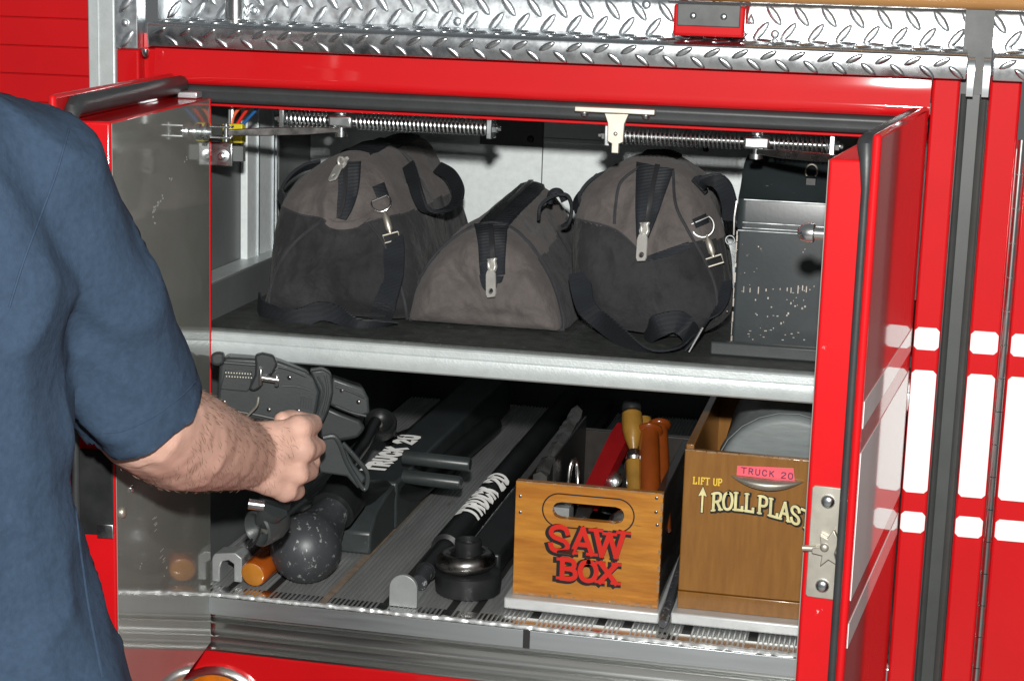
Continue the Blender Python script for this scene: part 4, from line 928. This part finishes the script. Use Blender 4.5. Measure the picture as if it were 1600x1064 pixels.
# lean the film on the roll top: support shape under it
# dark pole between the boxes
dp = thing('pry_bar', (.525, .2, .002), 'long dark steel pry bar lying between the two wooden boxes', 'pry bar')
mb = MB(); mb.tube([(.5232, .03, .0105), (.5235, .2, .030), (.526, .5, .066), (.528, .72, .092)], [.0052]*4, 8); mb.build('shaft', 'castiron', dp)
mb = MB(); mb.ribbon([(.528, .7205, .092), (.529, .78, .099), (.530, .82, .110)], (1, 0, 0), [.011, .018, .02], .006); mb.build('claw', 'castiron', dp)

# ------------------------------------------------------------------ bars and tools on the ribbed floor
# black pair of bars lettered TRUCK 20, tip resting in a half-round grey holder
FZ = .0018
A0 = at(650, 925, Z=.02); A1 = at(845, 645, Z=.035)
rm = thing('ram_bar', (A0.x+.1, .4, FZ), 'long black round bar lettered TRUCK 20 beside the saw box', 'bar')
a = V((.232, .095, .021)); b = V((.236, 1.0, .023))
mb = MB(); mb.tube([a+(b-a)*t for t in (0, .03, .1, .102, .6, 1)], [.012, .013, .013, .0185, .0185, .0185], 20); mb.build('tube', 'blackbar', rm)
mb = MB(); mb.tube([a+V((-.0, -.030, -.004)), a+V((0, -.0005, 0))], .010, 14); mb.build('tip', 'castiron', rm)
r2 = thing('flat_bar', (.295, .5, FZ), 'plain flat black bar lying along the right of the lettered round bar', 'bar')
MB().box(.2610, .308, .16, 1.02, FZ+.0002, .030).build('shaft', 'blackbar', r2, bevel=.004)
mb = MB(); mb.tube([(.2635, .165, .031), (.2635, .6, .031)], .0008, 6); mb.build('edge_wire', 'zinc', r2)
# lettering along the bar: laid flat along its top
q0 = at(722, 806, Z=.0405); q1 = at(778, 742, Z=.0405); ud = V((q1.x-q0.x, q1.y-q0.y, 0)).normalized(); ud = V((.0054, 1, .002)).normalized()
def tubetext(txt, parent, c0, ud, r, y0, L, cw, h, sw, ang0):
    """letters wrapped round the crown of the tube"""
    o = text(txt, V((0, 0, 0)), (1, 0, 0), (0, 1, 0), h, cw, sw, 'letterw', parent, gap=.30, lift=0, smoothS=False, sub=.002)
    axd = ud; side = axd.cross(V((0, 0, 1))).normalized(); upd_ = side.cross(axd)
    for v_ in o.data.vertices:
        th = ang0+(v_.co.y-h/2)/r
        v_.co = c0+axd*(y0+v_.co.x)+(side*sin(th)*-1+upd_*cos(th))*(r+.0006+v_.co.z)
    return o
yA = at(722, 806, Z=.035).y-a.y; yB = at(778, 745, Z=.035).y-a.y
Lt = yB-yA
tubetext('TRUCK 20', rm, a, (b-a).normalized(), .0185, yA, Lt, Lt/9.9, .025, .0092, radians(-15))
# half-round grey holder with fin
hr = thing('bar_holder', (.226, .02, FZ), 'light grey half-round metal holder plate at the front of the ribbed floor', 'holder')
hc = at(628, 948, Z=FZ); wv = .0165
arc_ = [(-wv, 0), (-wv, .022)]+[(-wv*cos(t), .022+wv*sin(t)) for t in [pi*k/12 for k in range(1, 12)]]+[(wv, .022), (wv, 0)]
MB().prism(arc_, hc+V((.001, 0, 0)), (1, 0, 0), (0, 0, 1), (0, .006, 0)).build('end_plate', 'greycast', hr, bevel=.0008)
MB().box(hc.x-.012, hc.x+.014, hc.y+.0062, hc.y+.075, FZ, FZ+.004).build('base', 'greycast', hr)
fp = at(647, 882, Z=.01)
MB().prism([(0, 0), (.012, 0), (.010, .018), (.006, .028), (.002, .030), (-.001, .02)], V((hc.x+.003, hc.y+.0752, FZ)), (0, 1, 0), (0, 0, 1), (.003, 0, 0)).build('fin', 'greycast', hr)
# rubber base, steel ring and black socket
rbp = thing('puck_tool', (.281, .1, FZ), 'black rubber disc with a thick steel ring and black socket on top', 'ram base')
pc = at(729, 905, Z=.014); pc = V((pc.x+.003, pc.y-.004, FZ)); pr2 = .0385
MB().lathe([(pr2-.001, 0), (pr2, .001), (pr2+.001, .015), (pr2, .024), (pr2-.002, .0255), (.012, .026)], pc, (0, 0, 1), 44).build('rubber_disc', 'blackrub', rbp, ang=40)
mb = MB(); rcn = pc+V((-.004, 0, .0375)); mb.tube([rcn+V((cos(t)*.0255, sin(t)*.0255, .002*cos(t))) for t in [k*2*pi/40 for k in range(40)]], .0105, 16, closed=True); mb.build('steel_ring', 'steelworn', rbp)
MB().lathe([(.016, .0262), (.016, .062), (.0150, .0628), (.0142, .062), (.0138, .056), (.0001, .0555)], pc+V((-.001, 0, 0)), (0, 0, 1), 32).build('socket', 'blackrub', rbp, ang=40)
screw(pc+V((-.001, 0, .0556)), (0, 0, 1), .006, rbp, 'zinc', 'bolt', .004)
# dark round sledge-like ball head
bc = at(481, 862, Y=.085); br = .0425; bc = V((bc.x+.002, .072, FZ+br))
bt = thing('ball_tool', (bc.x, bc.y, FZ), 'scuffed dark steel ball headed tool lying on the ribbed floor', 'tool')
mb = MB(); rings = []
prof = [(br*sin(pi*k/22), -br*cos(pi*k/22)) for k in range(1, 17)]+[(.026, .050), (.0225, .062), (.021, .072)]
axb = V((.16, .93, .36)).normalized()
MB().lathe([(.0005, -br)]+prof, bc, axb, 40).build('head', 'castiron', bt, ang=60)
hb = bc+axb*.068
mb = MB(); mb.lathe([(.022, .0045), (.027, .006), (.0275, .04), (.026, .046), (.0005, .047)], bc+axb*.068, axb, 28); mb.build('collar', 'blackrub', bt, ang=40)
mb = MB(); mb.tube([bc+axb*.1155, bc+axb*.13+V((.0, .06, -.03)), V((bc.x+.045, .40, .030)), V((bc.x+.06, .8, .024))], .0165, 16); mb.build('shaft', 'blackbar', bt)
# orange wooden handle end
oh = thing('orange_handle', (.04, .1, FZ), 'orange varnished wooden tool handle end beside the steel ball', 'handle')
a = at(393, 888, Y=.028); a = V((a.x, .032, FZ+.0165)); b = V((a.x+.016, .18, FZ+.034)); d = (b-a).normalized()
mb = MB(); mb.tube([a+d*.0005, a+d*.004, a+d*.02, a+d*.05, a+d*.09, b], [.0148, .0162, .0166, .0165, .016, .0145], 24); mb.build('shaft', 'orange', oh, ang=50)
MB().lathe([(.0143, 0), (.0125, .0012), (.0003, .0022)], a, -d, 24).build('end_grain', 'orangecut', oh)
for k in range(4):
    mb = MB(); c_ = a+d*(.036+.006*k); s1 = d.orthogonal().normalized(); s2 = d.cross(s1); mb.tube([c_+(s1*cos(t)+s2*sin(t))*.0166 for t in [q*2*pi/24 for q in range(24)]], .0006, 5, closed=True); mb.build('turned_ring', 'handlebrn', oh)
# grey C-shaped clamp at the left
cl = thing('clamp_hook', (.01, .06, FZ), 'light grey C-shaped steel clamp next to the orange handle', 'clamp')
cc = at(357, 885, Y=.045); cc = V((cc.x, .040, FZ))
ci = [(-.019, 0), (-.019, .026)]+[(-.006-.013*cos(t), .026+.012*sin(t)) for t in [pi*k/8*.5 for k in range(1, 5)]]+[(.010, .038), (.0185, .032), (.0185, .002), (.0085, .002), (.0085, .024), (.002, .028), (-.006, .026), (-.009, .018), (-.009, 0)]
MB().prism(ci, cc, (1, 0, 0), (0, 0, 1), (0, .028, 0)).build('jaw', 'greycast', cl, bevel=.0012)
mb = MB(); mb.tube([cc+V((.004, .0285, .024)), cc+V((.012, .10, .030)), cc+V((.02, .22, .034))], [.0115, .0105, .0105], 14); mb.build('stem', 'greycast', cl)
# charcoal flat entry bar lettered TRUCK 20 with two round prongs
eb = thing('forcible_entry_bar', (.15, .5, FZ), 'wide charcoal steel bar lettered TRUCK 20 with two round prongs', 'bar')
ez = .066
c0 = at(553, 722, Z=ez); c1 = at(640, 662, Z=ez)
e0 = at(500, 790, Z=.02)
x0b, x1b = .0775, .138
MB().box(x0b, x1b, .30, 1.0, FZ+.0002, ez).build('bar_body', 'bar', eb, bevel=.004, seg=3)
MB().prism([(.30, ez-.003), (.26, ez-.006), (.215, .050), (.19, .03), (.188, FZ+.001), (.215, FZ+.001), (.30, FZ+.001)], (x0b+.002, 0, 0), (0, 1, 0), (0, 0, 1), (x1b-x0b-.004, 0, 0)).build('bar_nose', 'bar', eb, bevel=.003)
for px, py, L_ in ((650, 718, .09), (650, 748, .078)):
    pA = at(632, py-4, X=x1b); pB = V((pA.x+L_, pA.y-.004, pA.z-.001))
    mb = MB(); mb.tube([V((x1b-.001, pA.y, pA.z)), pB-V((.002, 0, 0)), pB], [.0092, .0092, .0078], 18); mb.build('prong', 'bar', eb, ang=40)
tq0 = at(575, 735, Z=ez); tq1 = at(642, 680, Z=ez)
ud = (tq1-tq0).normalized(); ud = V((0, 1, 0)); Lb = tq1.y-tq0.y
text('TRUCK 20', V((x0b+.026, tq0.y, ez+.0001)), (0, 1, 0), (-1, 0, 0), .024, Lb/9.9, .0095, 'letterw', eb, gap=.30, lift=.0005, smoothS=False)
# black ring ended hose coupling standing behind
hc2 = thing('hose_coupling', (.08, .5, FZ), 'round black coupling with shiny recessed centre behind the charcoal bar', 'coupling')
pcc = at(594, 660, Y=.46)
axc = V((.22, -.62, .75)).normalized()
MB().lathe([(.0235, -.012), (.0235, 0), (.022, .003), (.0185, .003), (.0165, .0), (.010, -.006), (.0001, -.0065)], pcc, axc, 32).build('ring', 'blackrub', hc2, ang=40)
screw(pcc-axc*.0062, axc, .004, hc2, 'nickel', 'pin', .005)
mb = MB(); mb.tube([pcc-axc*.0005+V((-.004, -.01, .003)), at(568, 694, Y=.38), at(544, 726, Y=.30), at(520, 760, Y=.22)], [.0085, .009, .0095, .010], 14); mb.build('handle', 'blackbar', hc2)
mb = MB(); mb.tube([pcc-axc*.0125, pcc-axc*.03+V((0, .02, 0)), V((pcc.x-.005, .56, .05)), V((pcc.x-.01, .8, FZ+.013))], [.013, .012, .0115, .0115], 14); mb.build('hose', 'blackrub', hc2)

# ------------------------------------------------------------------ handheld camera tool in the person's grip
dv = thing('search_camera', (.12, -.02, .15), 'dark grey handheld search tool with latch gripped by the person', 'tool')
def plate(pts, Y0, th, tilt=0):                 # outline at its own depth, real thickness
    P0 = [at(x, y, Y=Y0+(x-330)*tilt) for x, y in pts]
    return MB().loft([P0, [p+V((-.35*th, th, -.16*th)) for p in P0]])
TI = .00022
plate([(343, 572), (352, 558), (428, 562), (440, 566), (478, 580), (492, 590), (500, 612), (494, 648), (476, 664), (440, 664), (398, 656), (352, 648), (339, 636)], -.075, .07, TI).build('head_shell', 'toolgrey', dv, bevel=.0035, seg=3)
plate([(484, 580), (505, 577), (518, 584), (521, 612), (514, 640), (505, 660), (480, 664), (494, 648), (499, 612)], -.081, .082, TI).build('rubber_band', 'toolblack', dv, bevel=.0025, seg=3)
plate([(519, 590), (548, 600), (568, 606), (576, 622), (578, 646), (560, 652), (530, 640), (514, 632)], -.060, .06, TI).build('front_shell', 'toolgrey', dv, bevel=.003, seg=3)
plate([(512, 636), (532, 645), (562, 656), (572, 668), (560, 684), (530, 690), (500, 684), (488, 668)], -.045, .05, TI).build('lower_shell', 'toolblack', dv, bevel=.004, seg=3)
plate([(352, 577), (394, 580), (392, 606), (386, 612), (344, 608)], -.0775, .003, TI).build('connector_panel', 'toolgrey', dv, bevel=.001)
for r_ in range(2):
    for k in range(10):
        p = at(353+k*4.3+r_*1.2, 582+r_*6+k*.25, Y=-.0775+(20+k*4)*TI); MB().lathe([(.00095, 0), (.00095, .0012), (.0003, .0016)], p, (0, -1, 0), 8).build('pin', 'nickel', dv)
plate([(328, 556), (336, 551), (350, 552), (351, 568), (340, 572), (330, 570)], -.086, .03, TI).build('corner_lug', 'toolgrey', dv, bevel=.003)
plate([(398, 555), (410, 552), (428, 556), (434, 568), (430, 578), (424, 586), (412, 592), (408, 606), (396, 612), (388, 608), (398, 586), (399, 570)], -.088, .026, TI).build('latch_arm', 'toolblack', dv, bevel=.0025)
for px, py, w2, h2 in ((409, 588, .0035, .018), (434, 594, .0035, .012)):
    p = at(px, py, Y=-.088+(px-330)*TI); MB().box(p.x-w2/2, p.x+w2/2, p.y-.006, p.y, p.z-h2/2, p.z+h2/2).build('latch_tab', 'chrome', dv, bevel=.0008)
mb = MB(); mb.tube([at(409, 590, Y=-.072), at(436, 594, Y=-.068)], .0035, 12); mb.build('latch_pin', 'chrome', dv)
mb = MB(); mb.tube(crv([at(x, y, Y=-.082) for x, y in ((404, 620), (402, 632), (396, 640), (386, 650), (378, 660))], 5), [.0015]*20+[.002], 8); mb.build('wire_bail', 'nickel', dv)
def pline(pts, Y, r_, m_, nm, n=5):
    mb = MB(); mb.tube(crv([at(x, y, Y=Y+(x-330)*TI) for x, y in pts], n), r_, 8); mb.build(nm, m_, dv)
pline([(345, 566), (390, 570), (440, 574), (478, 588)], -.0755, .0014, 'toolblack', 'seam_rib')
pline([(352, 640), (400, 648), (440, 656), (474, 656)], -.0755, .0016, 'toolblack', 'seam_rib')
pline([(440, 604), (462, 604), (484, 610)], -.0755, .0008, 'toolblack', 'seam_rib')
pline([(524, 604), (548, 612), (570, 622)], -.0605, .0012, 'toolblack', 'seam_rib')
pline([(524, 634), (548, 644), (572, 650)], -.0605, .0016, 'toolblack', 'seam_rib')
pline([(508, 586), (512, 612), (504, 648)], -.0815, .0014, 'toolgrey', 'seam_rib')
pline([(496, 588), (506, 612), (494, 650)], -.0815, .0012, 'toolgrey', 'seam_rib')
for px, py, Y in ((452, 590, -.075), (466, 642, -.075), (420, 640, -.075), (560, 628, -.060), (534, 610, -.060), (350, 628, -.075)):
    screw(at(px, py, Y=Y+(px-330)*TI), (0, -1, 0), .0026, dv, 'steelworn', 'screw', .0012)
for k in range(5): plate([(470+k*4, 618+k), (472+k*4, 618+k), (470+k*4, 636+k), (468+k*4, 636+k)], -.0765, .002, TI).build('vent_rib', 'toolblack', dv)
# grip, hand guard and lower lamp
mb = MB(); ga = at(455, 652, Y=-.060); gb = at(428, 790, Y=-.120); mb.tube([ga, ga.lerp(gb, .3), ga.lerp(gb, .7), gb], [.017, .0165, .0165, .0175], 18); mb.build('grip', 'toolblack', dv)
plate([(505, 684), (524, 682), (540, 700), (552, 724), (572, 746), (566, 756), (560, 764), (542, 744), (500, 738), (494, 724), (498, 700)], -.045, .008, TI).build('hand_guard', 'toolgrey', dv, bevel=.002)
mb = MB(); mb.tube(crv([at(x, y, Y=-.047+(x-330)*TI) for x, y in ((505, 684), (522, 682), (532, 696), (542, 722), (556, 746), (570, 764), (574, 740), (556, 715), (535, 692))], 6), .0028, 8); mb.build('guard_rim', 'toolgrey', dv)
lc = at(411, 822, Y=-.115)
mb = MB(); mb.tube([at(428, 792, Y=-.120), at(420, 803, Y=-.118), at(414, 812, Y=-.112)], [.016, .014, .012], 14); mb.build('lamp_neck', 'toolgrey', dv)
lax = V((-.42, -.80, -.12)).normalized()
MB().lathe([(.006, -.034), (.014, -.028), (.0195, -.016), (.0205, 0), (.0205, .008), (.0185, .010), (.0165, .008), (.012, 0), (.004, -.004), (.0001, -.0042)], lc, lax, 30).build('lamp_head', 'toolgrey', dv, ang=40)
MB().lathe([(.0005, -.0038), (.0085, -.001), (.0095, .0005), (.0005, .003)], lc, lax, 20).build('lamp_lens', 'chrome', dv)
p = at(400, 789, Y=-.135)
mb = MB(); mb.tube([p+V((-.008, 0, .001)), p+V((.008, .004, -.001))], .006, 12); mb.build('clamp_screw', 'chrome', dv)
mb = MB(); mb.tube(crv([at(x, y, Y=Y) for x, y, Y in ((408, 820, -.138), (403, 838, -.136), (396, 850, -.132), (388, 856, -.13), (386, 848, -.13), (394, 842, -.132))], 6), .0011, 6); mb.build('lanyard', 'blackrub', dv)

# ------------------------------------------------------------------ person
pe = thing('person', (-.10, -.62, -.87), 'person in navy short sleeved shirt reaching a bare forearm into the compartment', 'person')
FIB = [V((cos(i*2.399963)*sqrt(1-(1-2*(i+.5)/90)**2), sin(i*2.399963)*sqrt(1-(1-2*(i+.5)/90)**2), 1-2*(i+.5)/90)) for i in range(90)]
def hull(bm, p0, r0, p1, r1):
    vs = [bm.verts.new(V(p)+q*r) for p, r in ((p0, r0), (p1, r1)) for q in FIB]
    bmesh.ops.convex_hull(bm, input=vs)
    for v_ in [v_ for v_ in bm.verts if not v_.link_faces]: bm.verts.remove(v_)
def blob(cones, voxel, it, fac=.5):
    me = bpy.data.meshes.new('tmp')
    allv = []; allf = []
    for c in cones:
        bm = bmesh.new(); hull(bm, *c); bm.verts.index_update(); k = len(allv)
        allv += [tuple(v.co) for v in bm.verts]; allf += [tuple(v.index+k for v in f.verts) for f in bm.faces]; bm.free()
    me.from_pydata(allv, [], allf); o = bpy.data.objects.new('tmp', me); C.objects.link(o)
    r = o.modifiers.new('r', 'REMESH'); r.mode = 'VOXEL'; r.voxel_size = voxel; r.adaptivity = 0
    s_ = o.modifiers.new('s', 'SMOOTH'); s_.factor = fac; s_.iterations = it
    dg = bpy.context.evaluated_depsgraph_get(); out = bpy.data.meshes.new_from_object(o.evaluated_get(dg)); bpy.data.objects.remove(o); out.materials.clear(); return out
def chain(pts): return [(pts[i][0], pts[i][1], pts[i+1][0], pts[i+1][1]) for i in range(len(pts)-1)]
Sh = at(42, 300, Y=-.53); El = at(226, 655, Y=-.43); Wr = at(384, 710, Y=-.185)
tc = V((-.075, -.60, 0))                       # torso axis
neck = V((-.10, -.585, .70)); head = V((-.10, -.56, .83))
K = [at(468, 671, Y=-.152), at(473, 705, Y=-.156), at(466, 740, Y=-.159), at(448, 768, Y=-.162)]
kc = (K[1]+K[2])/2; av = (kc-Wr).normalized(); sv = (K[0]-K[3]).normalized(); nv = av.cross(sv).normalized()
if nv.dot(CAM-kc) < 0: nv = -nv
cones = []
cones += chain([(Sh, .052), (Sh.lerp(El, .5), .048), (El, .044)])
m1 = El.lerp(Wr, .30); cones += chain([(El-sv*.002, .046), (m1-sv*.006, .0505), (El.lerp(Wr, .62)-sv*.004, .0445), (Wr-sv*.001, .0345)])
wr2 = [Wr+sv*.010, Wr+sv*.004, Wr-sv*.004, Wr-sv*.010]
rk = [.0152, .0148, .0138, .0128]; Lp = [.040, .043, .040, .032]; Lm = [.025, .028, .026, .020]; Ld = [.020, .021, .020, .017]
for i in range(4):
    k_ = K[i]; cones += chain([(wr2[i], .024), (wr2[i].lerp(k_, .5)+nv*.001, .0172), (wr2[i].lerp(k_, .82)-nv*.003, .0132), (k_-nv*.004, rk[i])])
    d1 = (-nv*.80+av*.52-sv*.05*(i-1)).normalized(); d2 = (-av*.86-nv*.45).normalized(); d3 = (-av*.62+nv*.75).normalized()
    p1 = k_-nv*.004+d1*Lp[i]; p2 = p1+d2*Lm[i]; p3 = p2+d3*Ld[i]
    cones += chain([(k_-nv*.004, rk[i]*.93), (p1, rk[i]*.72), (p2, rk[i]*.66), (p3, rk[i]*.56)])
tb0 = Wr-nv*.020+av*.024+sv*.006
cones += chain([(Wr-nv*.008, .022), (tb0, .0195), (tb0+av*.034-sv*.002-nv*.018, .0125), (tb0+av*.056-nv*.026-sv*.012, .0108)])
# core: neck, head, other arm, legs (under the clothes)
cones += chain([(V((-.09, -.60, .2)), .10), (V((-.09, -.59, .5)), .11), (neck-V((0, 0, .06)), .062), (neck+V((0, .01, .04)), .058)])
cones += [(head+V((0, -.012, .025)), .090, head+V((0, .022, -.03)), .072), (head+V((0, .06, -.045)), .038, head+V((0, .03, -.085)), .04), (head+V((0, .098, -.005)), .010, head+V((0, .112, -.03)), .0125)]
cones += [(head+V((s_*.083, -.008, .012)), .014, head+V((s_*.086, -.012, -.018)), .011) for s_ in (-1, 1)]
cones += [(head+V((-.03, .09, .006)), .012, head+V((-.025, .085, .004)), .012), (head+V((.03, .09, .006)), .012, head+V((.025, .085, .004)), .012), (head+V((-.02, .092, -.058)), .008, head+V((.02, .092, -.058)), .008)]
LS, LE, LW = V((-.28, -.57, .54)), V((-.34, -.50, .27)), V((-.29, -.32, .14))
cones += chain([(LS, .052), (LE, .042), (LW, .03), (LW+V((.012, .055, -.012)), .026)])
for i in range(4):
    b_ = LW+V((.028-.018*i, .07, -.012)); cones += chain([(b_-V((0, .03, 0)), .014), (b_, .010), (b_+V((.004, .035, -.014)), .0088), (b_+V((.004, .048, -.036)), .0076)])
cones += chain([(LW+V((.022, .03, 0)), .014), (LW+V((.05, .055, -.01)), .011), (LW+V((.055, .085, -.02)), .009)])
for s_ in (-1, 1):
    cones += chain([(V((-.09+s_*.085, -.60, -.02)), .07), (V((-.09+s_*.095, -.58, -.42)), .05), (V((-.09+s_*.10, -.61, -.80)), .036)])
    cones += chain([(V((-.09+s_*.10, -.61, -.825)), .034), (V((-.09+s_*.115, -.50, -.845)), .028)])
bme = blob(cones, .0029, 4, .5)
# knuckle creases and tendons: fine relief on the hand and forearm
nr_ = [v_.normal.copy() for v_ in bme.vertices]; cs_ = [v_.co.copy() for v_ in bme.vertices]
for i, p in enumerate(cs_):
    if (p-Wr).length < .28 and p.x > -.05 and p.y > -.62:
        h_ = noise.noise(p*70)*.0007+noise.noise(p*26)*.0014
        dk = min((p-k_).length for k_ in K)
        if dk < .03: h_ += .0006*sin((p-kc).dot(av)*1500)*math.exp(-(dk/.012)**2)
        cs_[i] = p+nr_[i]*h_
bme.vertices.foreach_set('co', [c_ for p in cs_ for c_ in p]); bme.update()
body = finish('body', bme, 'skin', pe, ang=180)
hr_ = MB(); axf = (Wr-El); Lf = axf.length; axf.normalize(); rnd = random.Random(5); cand = []
for i, p in enumerate(cs_):
    t = (p-El).dot(axf)/Lf
    if .05 < t < 1.05 and ((p-El)-axf*(t*Lf)).length < .07: cand.append(i)
for i in rnd.sample(cand, min(len(cand), 1500)):
    p = cs_[i]; n0 = nr_[i]; t_ = (axf*.7-sv*.6+V((rnd.uniform(-.5, .5), rnd.uniform(-.5, .5), rnd.uniform(-.5, .5)))); t_ = (t_-n0*t_.dot(n0)).normalized(); b_ = n0.cross(t_)
    L_ = rnd.uniform(.004, .010); w0 = .00007; hr_.add([p-b_*w0, p+b_*w0, p+t_*L_*.6+n0*.0016+b_*w0*.6, p+t_*L_+n0*.0018], [(0, 1, 2, 3)])
ho_ = hr_.build('arm_hair', 'armhair', pe, smooth=False); ho_['kind'] = 'stuff'
# shirt
def shirt():
    st_ = [(V((-.085, -.60, -.06)), .0), ]
    cs = []
    for z, hx_, r_ in ((-.10, .135, .140), (.05, .122, .131), (.20, .083, .124), (.34, .072, .122), (.46, .085, .115), (.55, .085, .085)):
        st_.append((z, hx_, r_))
    L_ = st_[1:]
    for (z0, h0, r0), (z1, h1, r1) in zip(L_[:-1], L_[1:]):
        for s_ in (-1, -.5, 0, .5, 1):
            cs.append((V((-.085+s_*h0, -.60+.02*(z0 < .1), z0)), r0*(1-.04*abs(s_)), V((-.085+s_*h1, -.60, z1)), r1*(1-.04*abs(s_))))
    cs += [(V((-.085, -.60, .56)), .09, neck-V((0, .005, .055)), .070)]
    for S_, E_, hem in ((Sh, El, .98), (LS, LE, .85)):
        d_ = (E_-S_)
        cs += chain([(V((-.085+(.06 if S_ is Sh else -.06), -.60, .55)), .09), (S_+V((0, 0, .004)), .072), (S_+d_*.35, .066), (S_+d_*.7, .062), (S_+d_*hem, .060)])
    me = blob(cs, .0062, 14, .5)
    d_ = El-Sh; Ld_ = d_.length; dn = d_.normalized()
    nrm_ = [v_.normal.copy() for v_ in me.vertices]; cc_ = [v_.co.copy() for v_ in me.vertices]
    arm = at(88, 600, Y=-.50)
    for i, p in enumerate(cc_):
        # cloth relief: broad soft folds, stronger pulls from the armpit
        f = noise.noise(V((p.x*8, p.y*8, p.z*5)))*.006+noise.noise(V((p.x*22+p.z*9, p.y*22, p.z*13)))*.003
        rd = 1-abs(noise.noise(V((p.x*11+p.z*9, p.y*11, p.z*6-p.x*4))))
        f += .006*(rd**5)-.002
        dx = p-arm; dist = dx.length
        f += .0075*math.exp(-(dist/.13)**2)*sin(70*(dx.x*.80+dx.z*.60)+2.5*noise.noise(p*9))
        if p.z < .26: f += .007*sin(34*(p.x+.3*p.z)+2.4*noise.noise(p*5))*min(1, max(0, (.26-p.z)/.2))
        cc_[i] = p+nrm_[i]*f
    # crisp sleeve hem, hollow underneath
    for S_, E_, frac in ((Sh, El, .985), (LS, LE, .80)):
        d_ = E_-S_; Ld_ = d_.length; dn = d_.normalized(); hp = S_+d_*frac
        for i, p in enumerate(cc_):
            s1 = (p-hp).dot(dn)
            if -.02 < s1 and (p-hp).length < .13:
                q_ = (p-S_)-dn*((p-S_).dot(dn)); ql = q_.length
                if s1 > 0 and ql < .12:
                    k_ = min(1, max(0, (.054-ql)/.008)); cc_[i] = p-dn*(s1+.03*k_)
                elif s1 > -.0165 and s1 < -.0135: cc_[i] = p-q_.normalized()*.0014
    for p in cc_: p.z = max(p.z, -.2)
    me.vertices.foreach_set('co', [c_ for p in cc_ for c_ in p]); me.update()
    return me
sme = shirt(); so = finish('shirt', sme, 'shirt', pe, ang=50)
# raised seams lying on the cloth: armhole, sleeve hem, side seam
from mathutils.bvhtree import BVHTree
bv = BVHTree.FromPolygons([v_.co.copy() for v_ in sme.vertices], [tuple(p_.vertices) for p_ in sme.polygons])
def seam_line(px, r_=.0011, name='seam'):
    L_ = []
    for p_ in crv([(x, y, 0) for x, y in px], 10):
        hit = bv.ray_cast(CAM, ray(p_.x, p_.y).normalized())
        if hit[0] is not None and (not L_ or (hit[0]-L_[-1]).length < .05): L_.append(hit[0]+hit[1]*.0002)
    if len(L_) > 3: MB().tube(L_, r_, 6).build(name, 'shirt', pe)
seam_line([(108, 200), (88, 270), (62, 340), (36, 410), (14, 480)])
seam_line([(305, 596), (282, 620), (240, 650), (195, 672), (160, 676)], .0008)
seam_line([(112, 740), (118, 800), (128, 880), (140, 960), (160, 1058)])
# trousers, shoes, hair
tcn = [(V((-.085-.08, -.60, -.12)), .115, V((-.085+.08, -.60, -.12)), .115)]
for s_ in (-1, 1): tcn += chain([(V((-.085+s_*.085, -.60, -.16)), .105), (V((-.09+s_*.095, -.585, -.45)), .082), (V((-.09+s_*.10, -.61, -.76)), .066)])
finish('trousers', blob(tcn, .009, 6), 'trouser', pe, ang=60)
for s_ in (-1, 1):
    mb_ = blob(chain([(V((-.09+s_*.10, -.62, -.82)), .042), (V((-.09+s_*.118, -.49, -.832)), .036)]), .006, 4)
    for v_ in mb_.vertices: v_.co.z = max(v_.co.z, -.8695)
    finish('shoe', mb_, 'blackrub', pe, ang=60)
hme = blob([(head+V((0, -.028, .038)), .094, head+V((0, -.035, -.02)), .084), (head+V((0, .03, .055)), .068, head+V((0, -.02, .05)), .085)], .005, 5)
finish('hair', hme, 'hairbody', pe, ang=60)
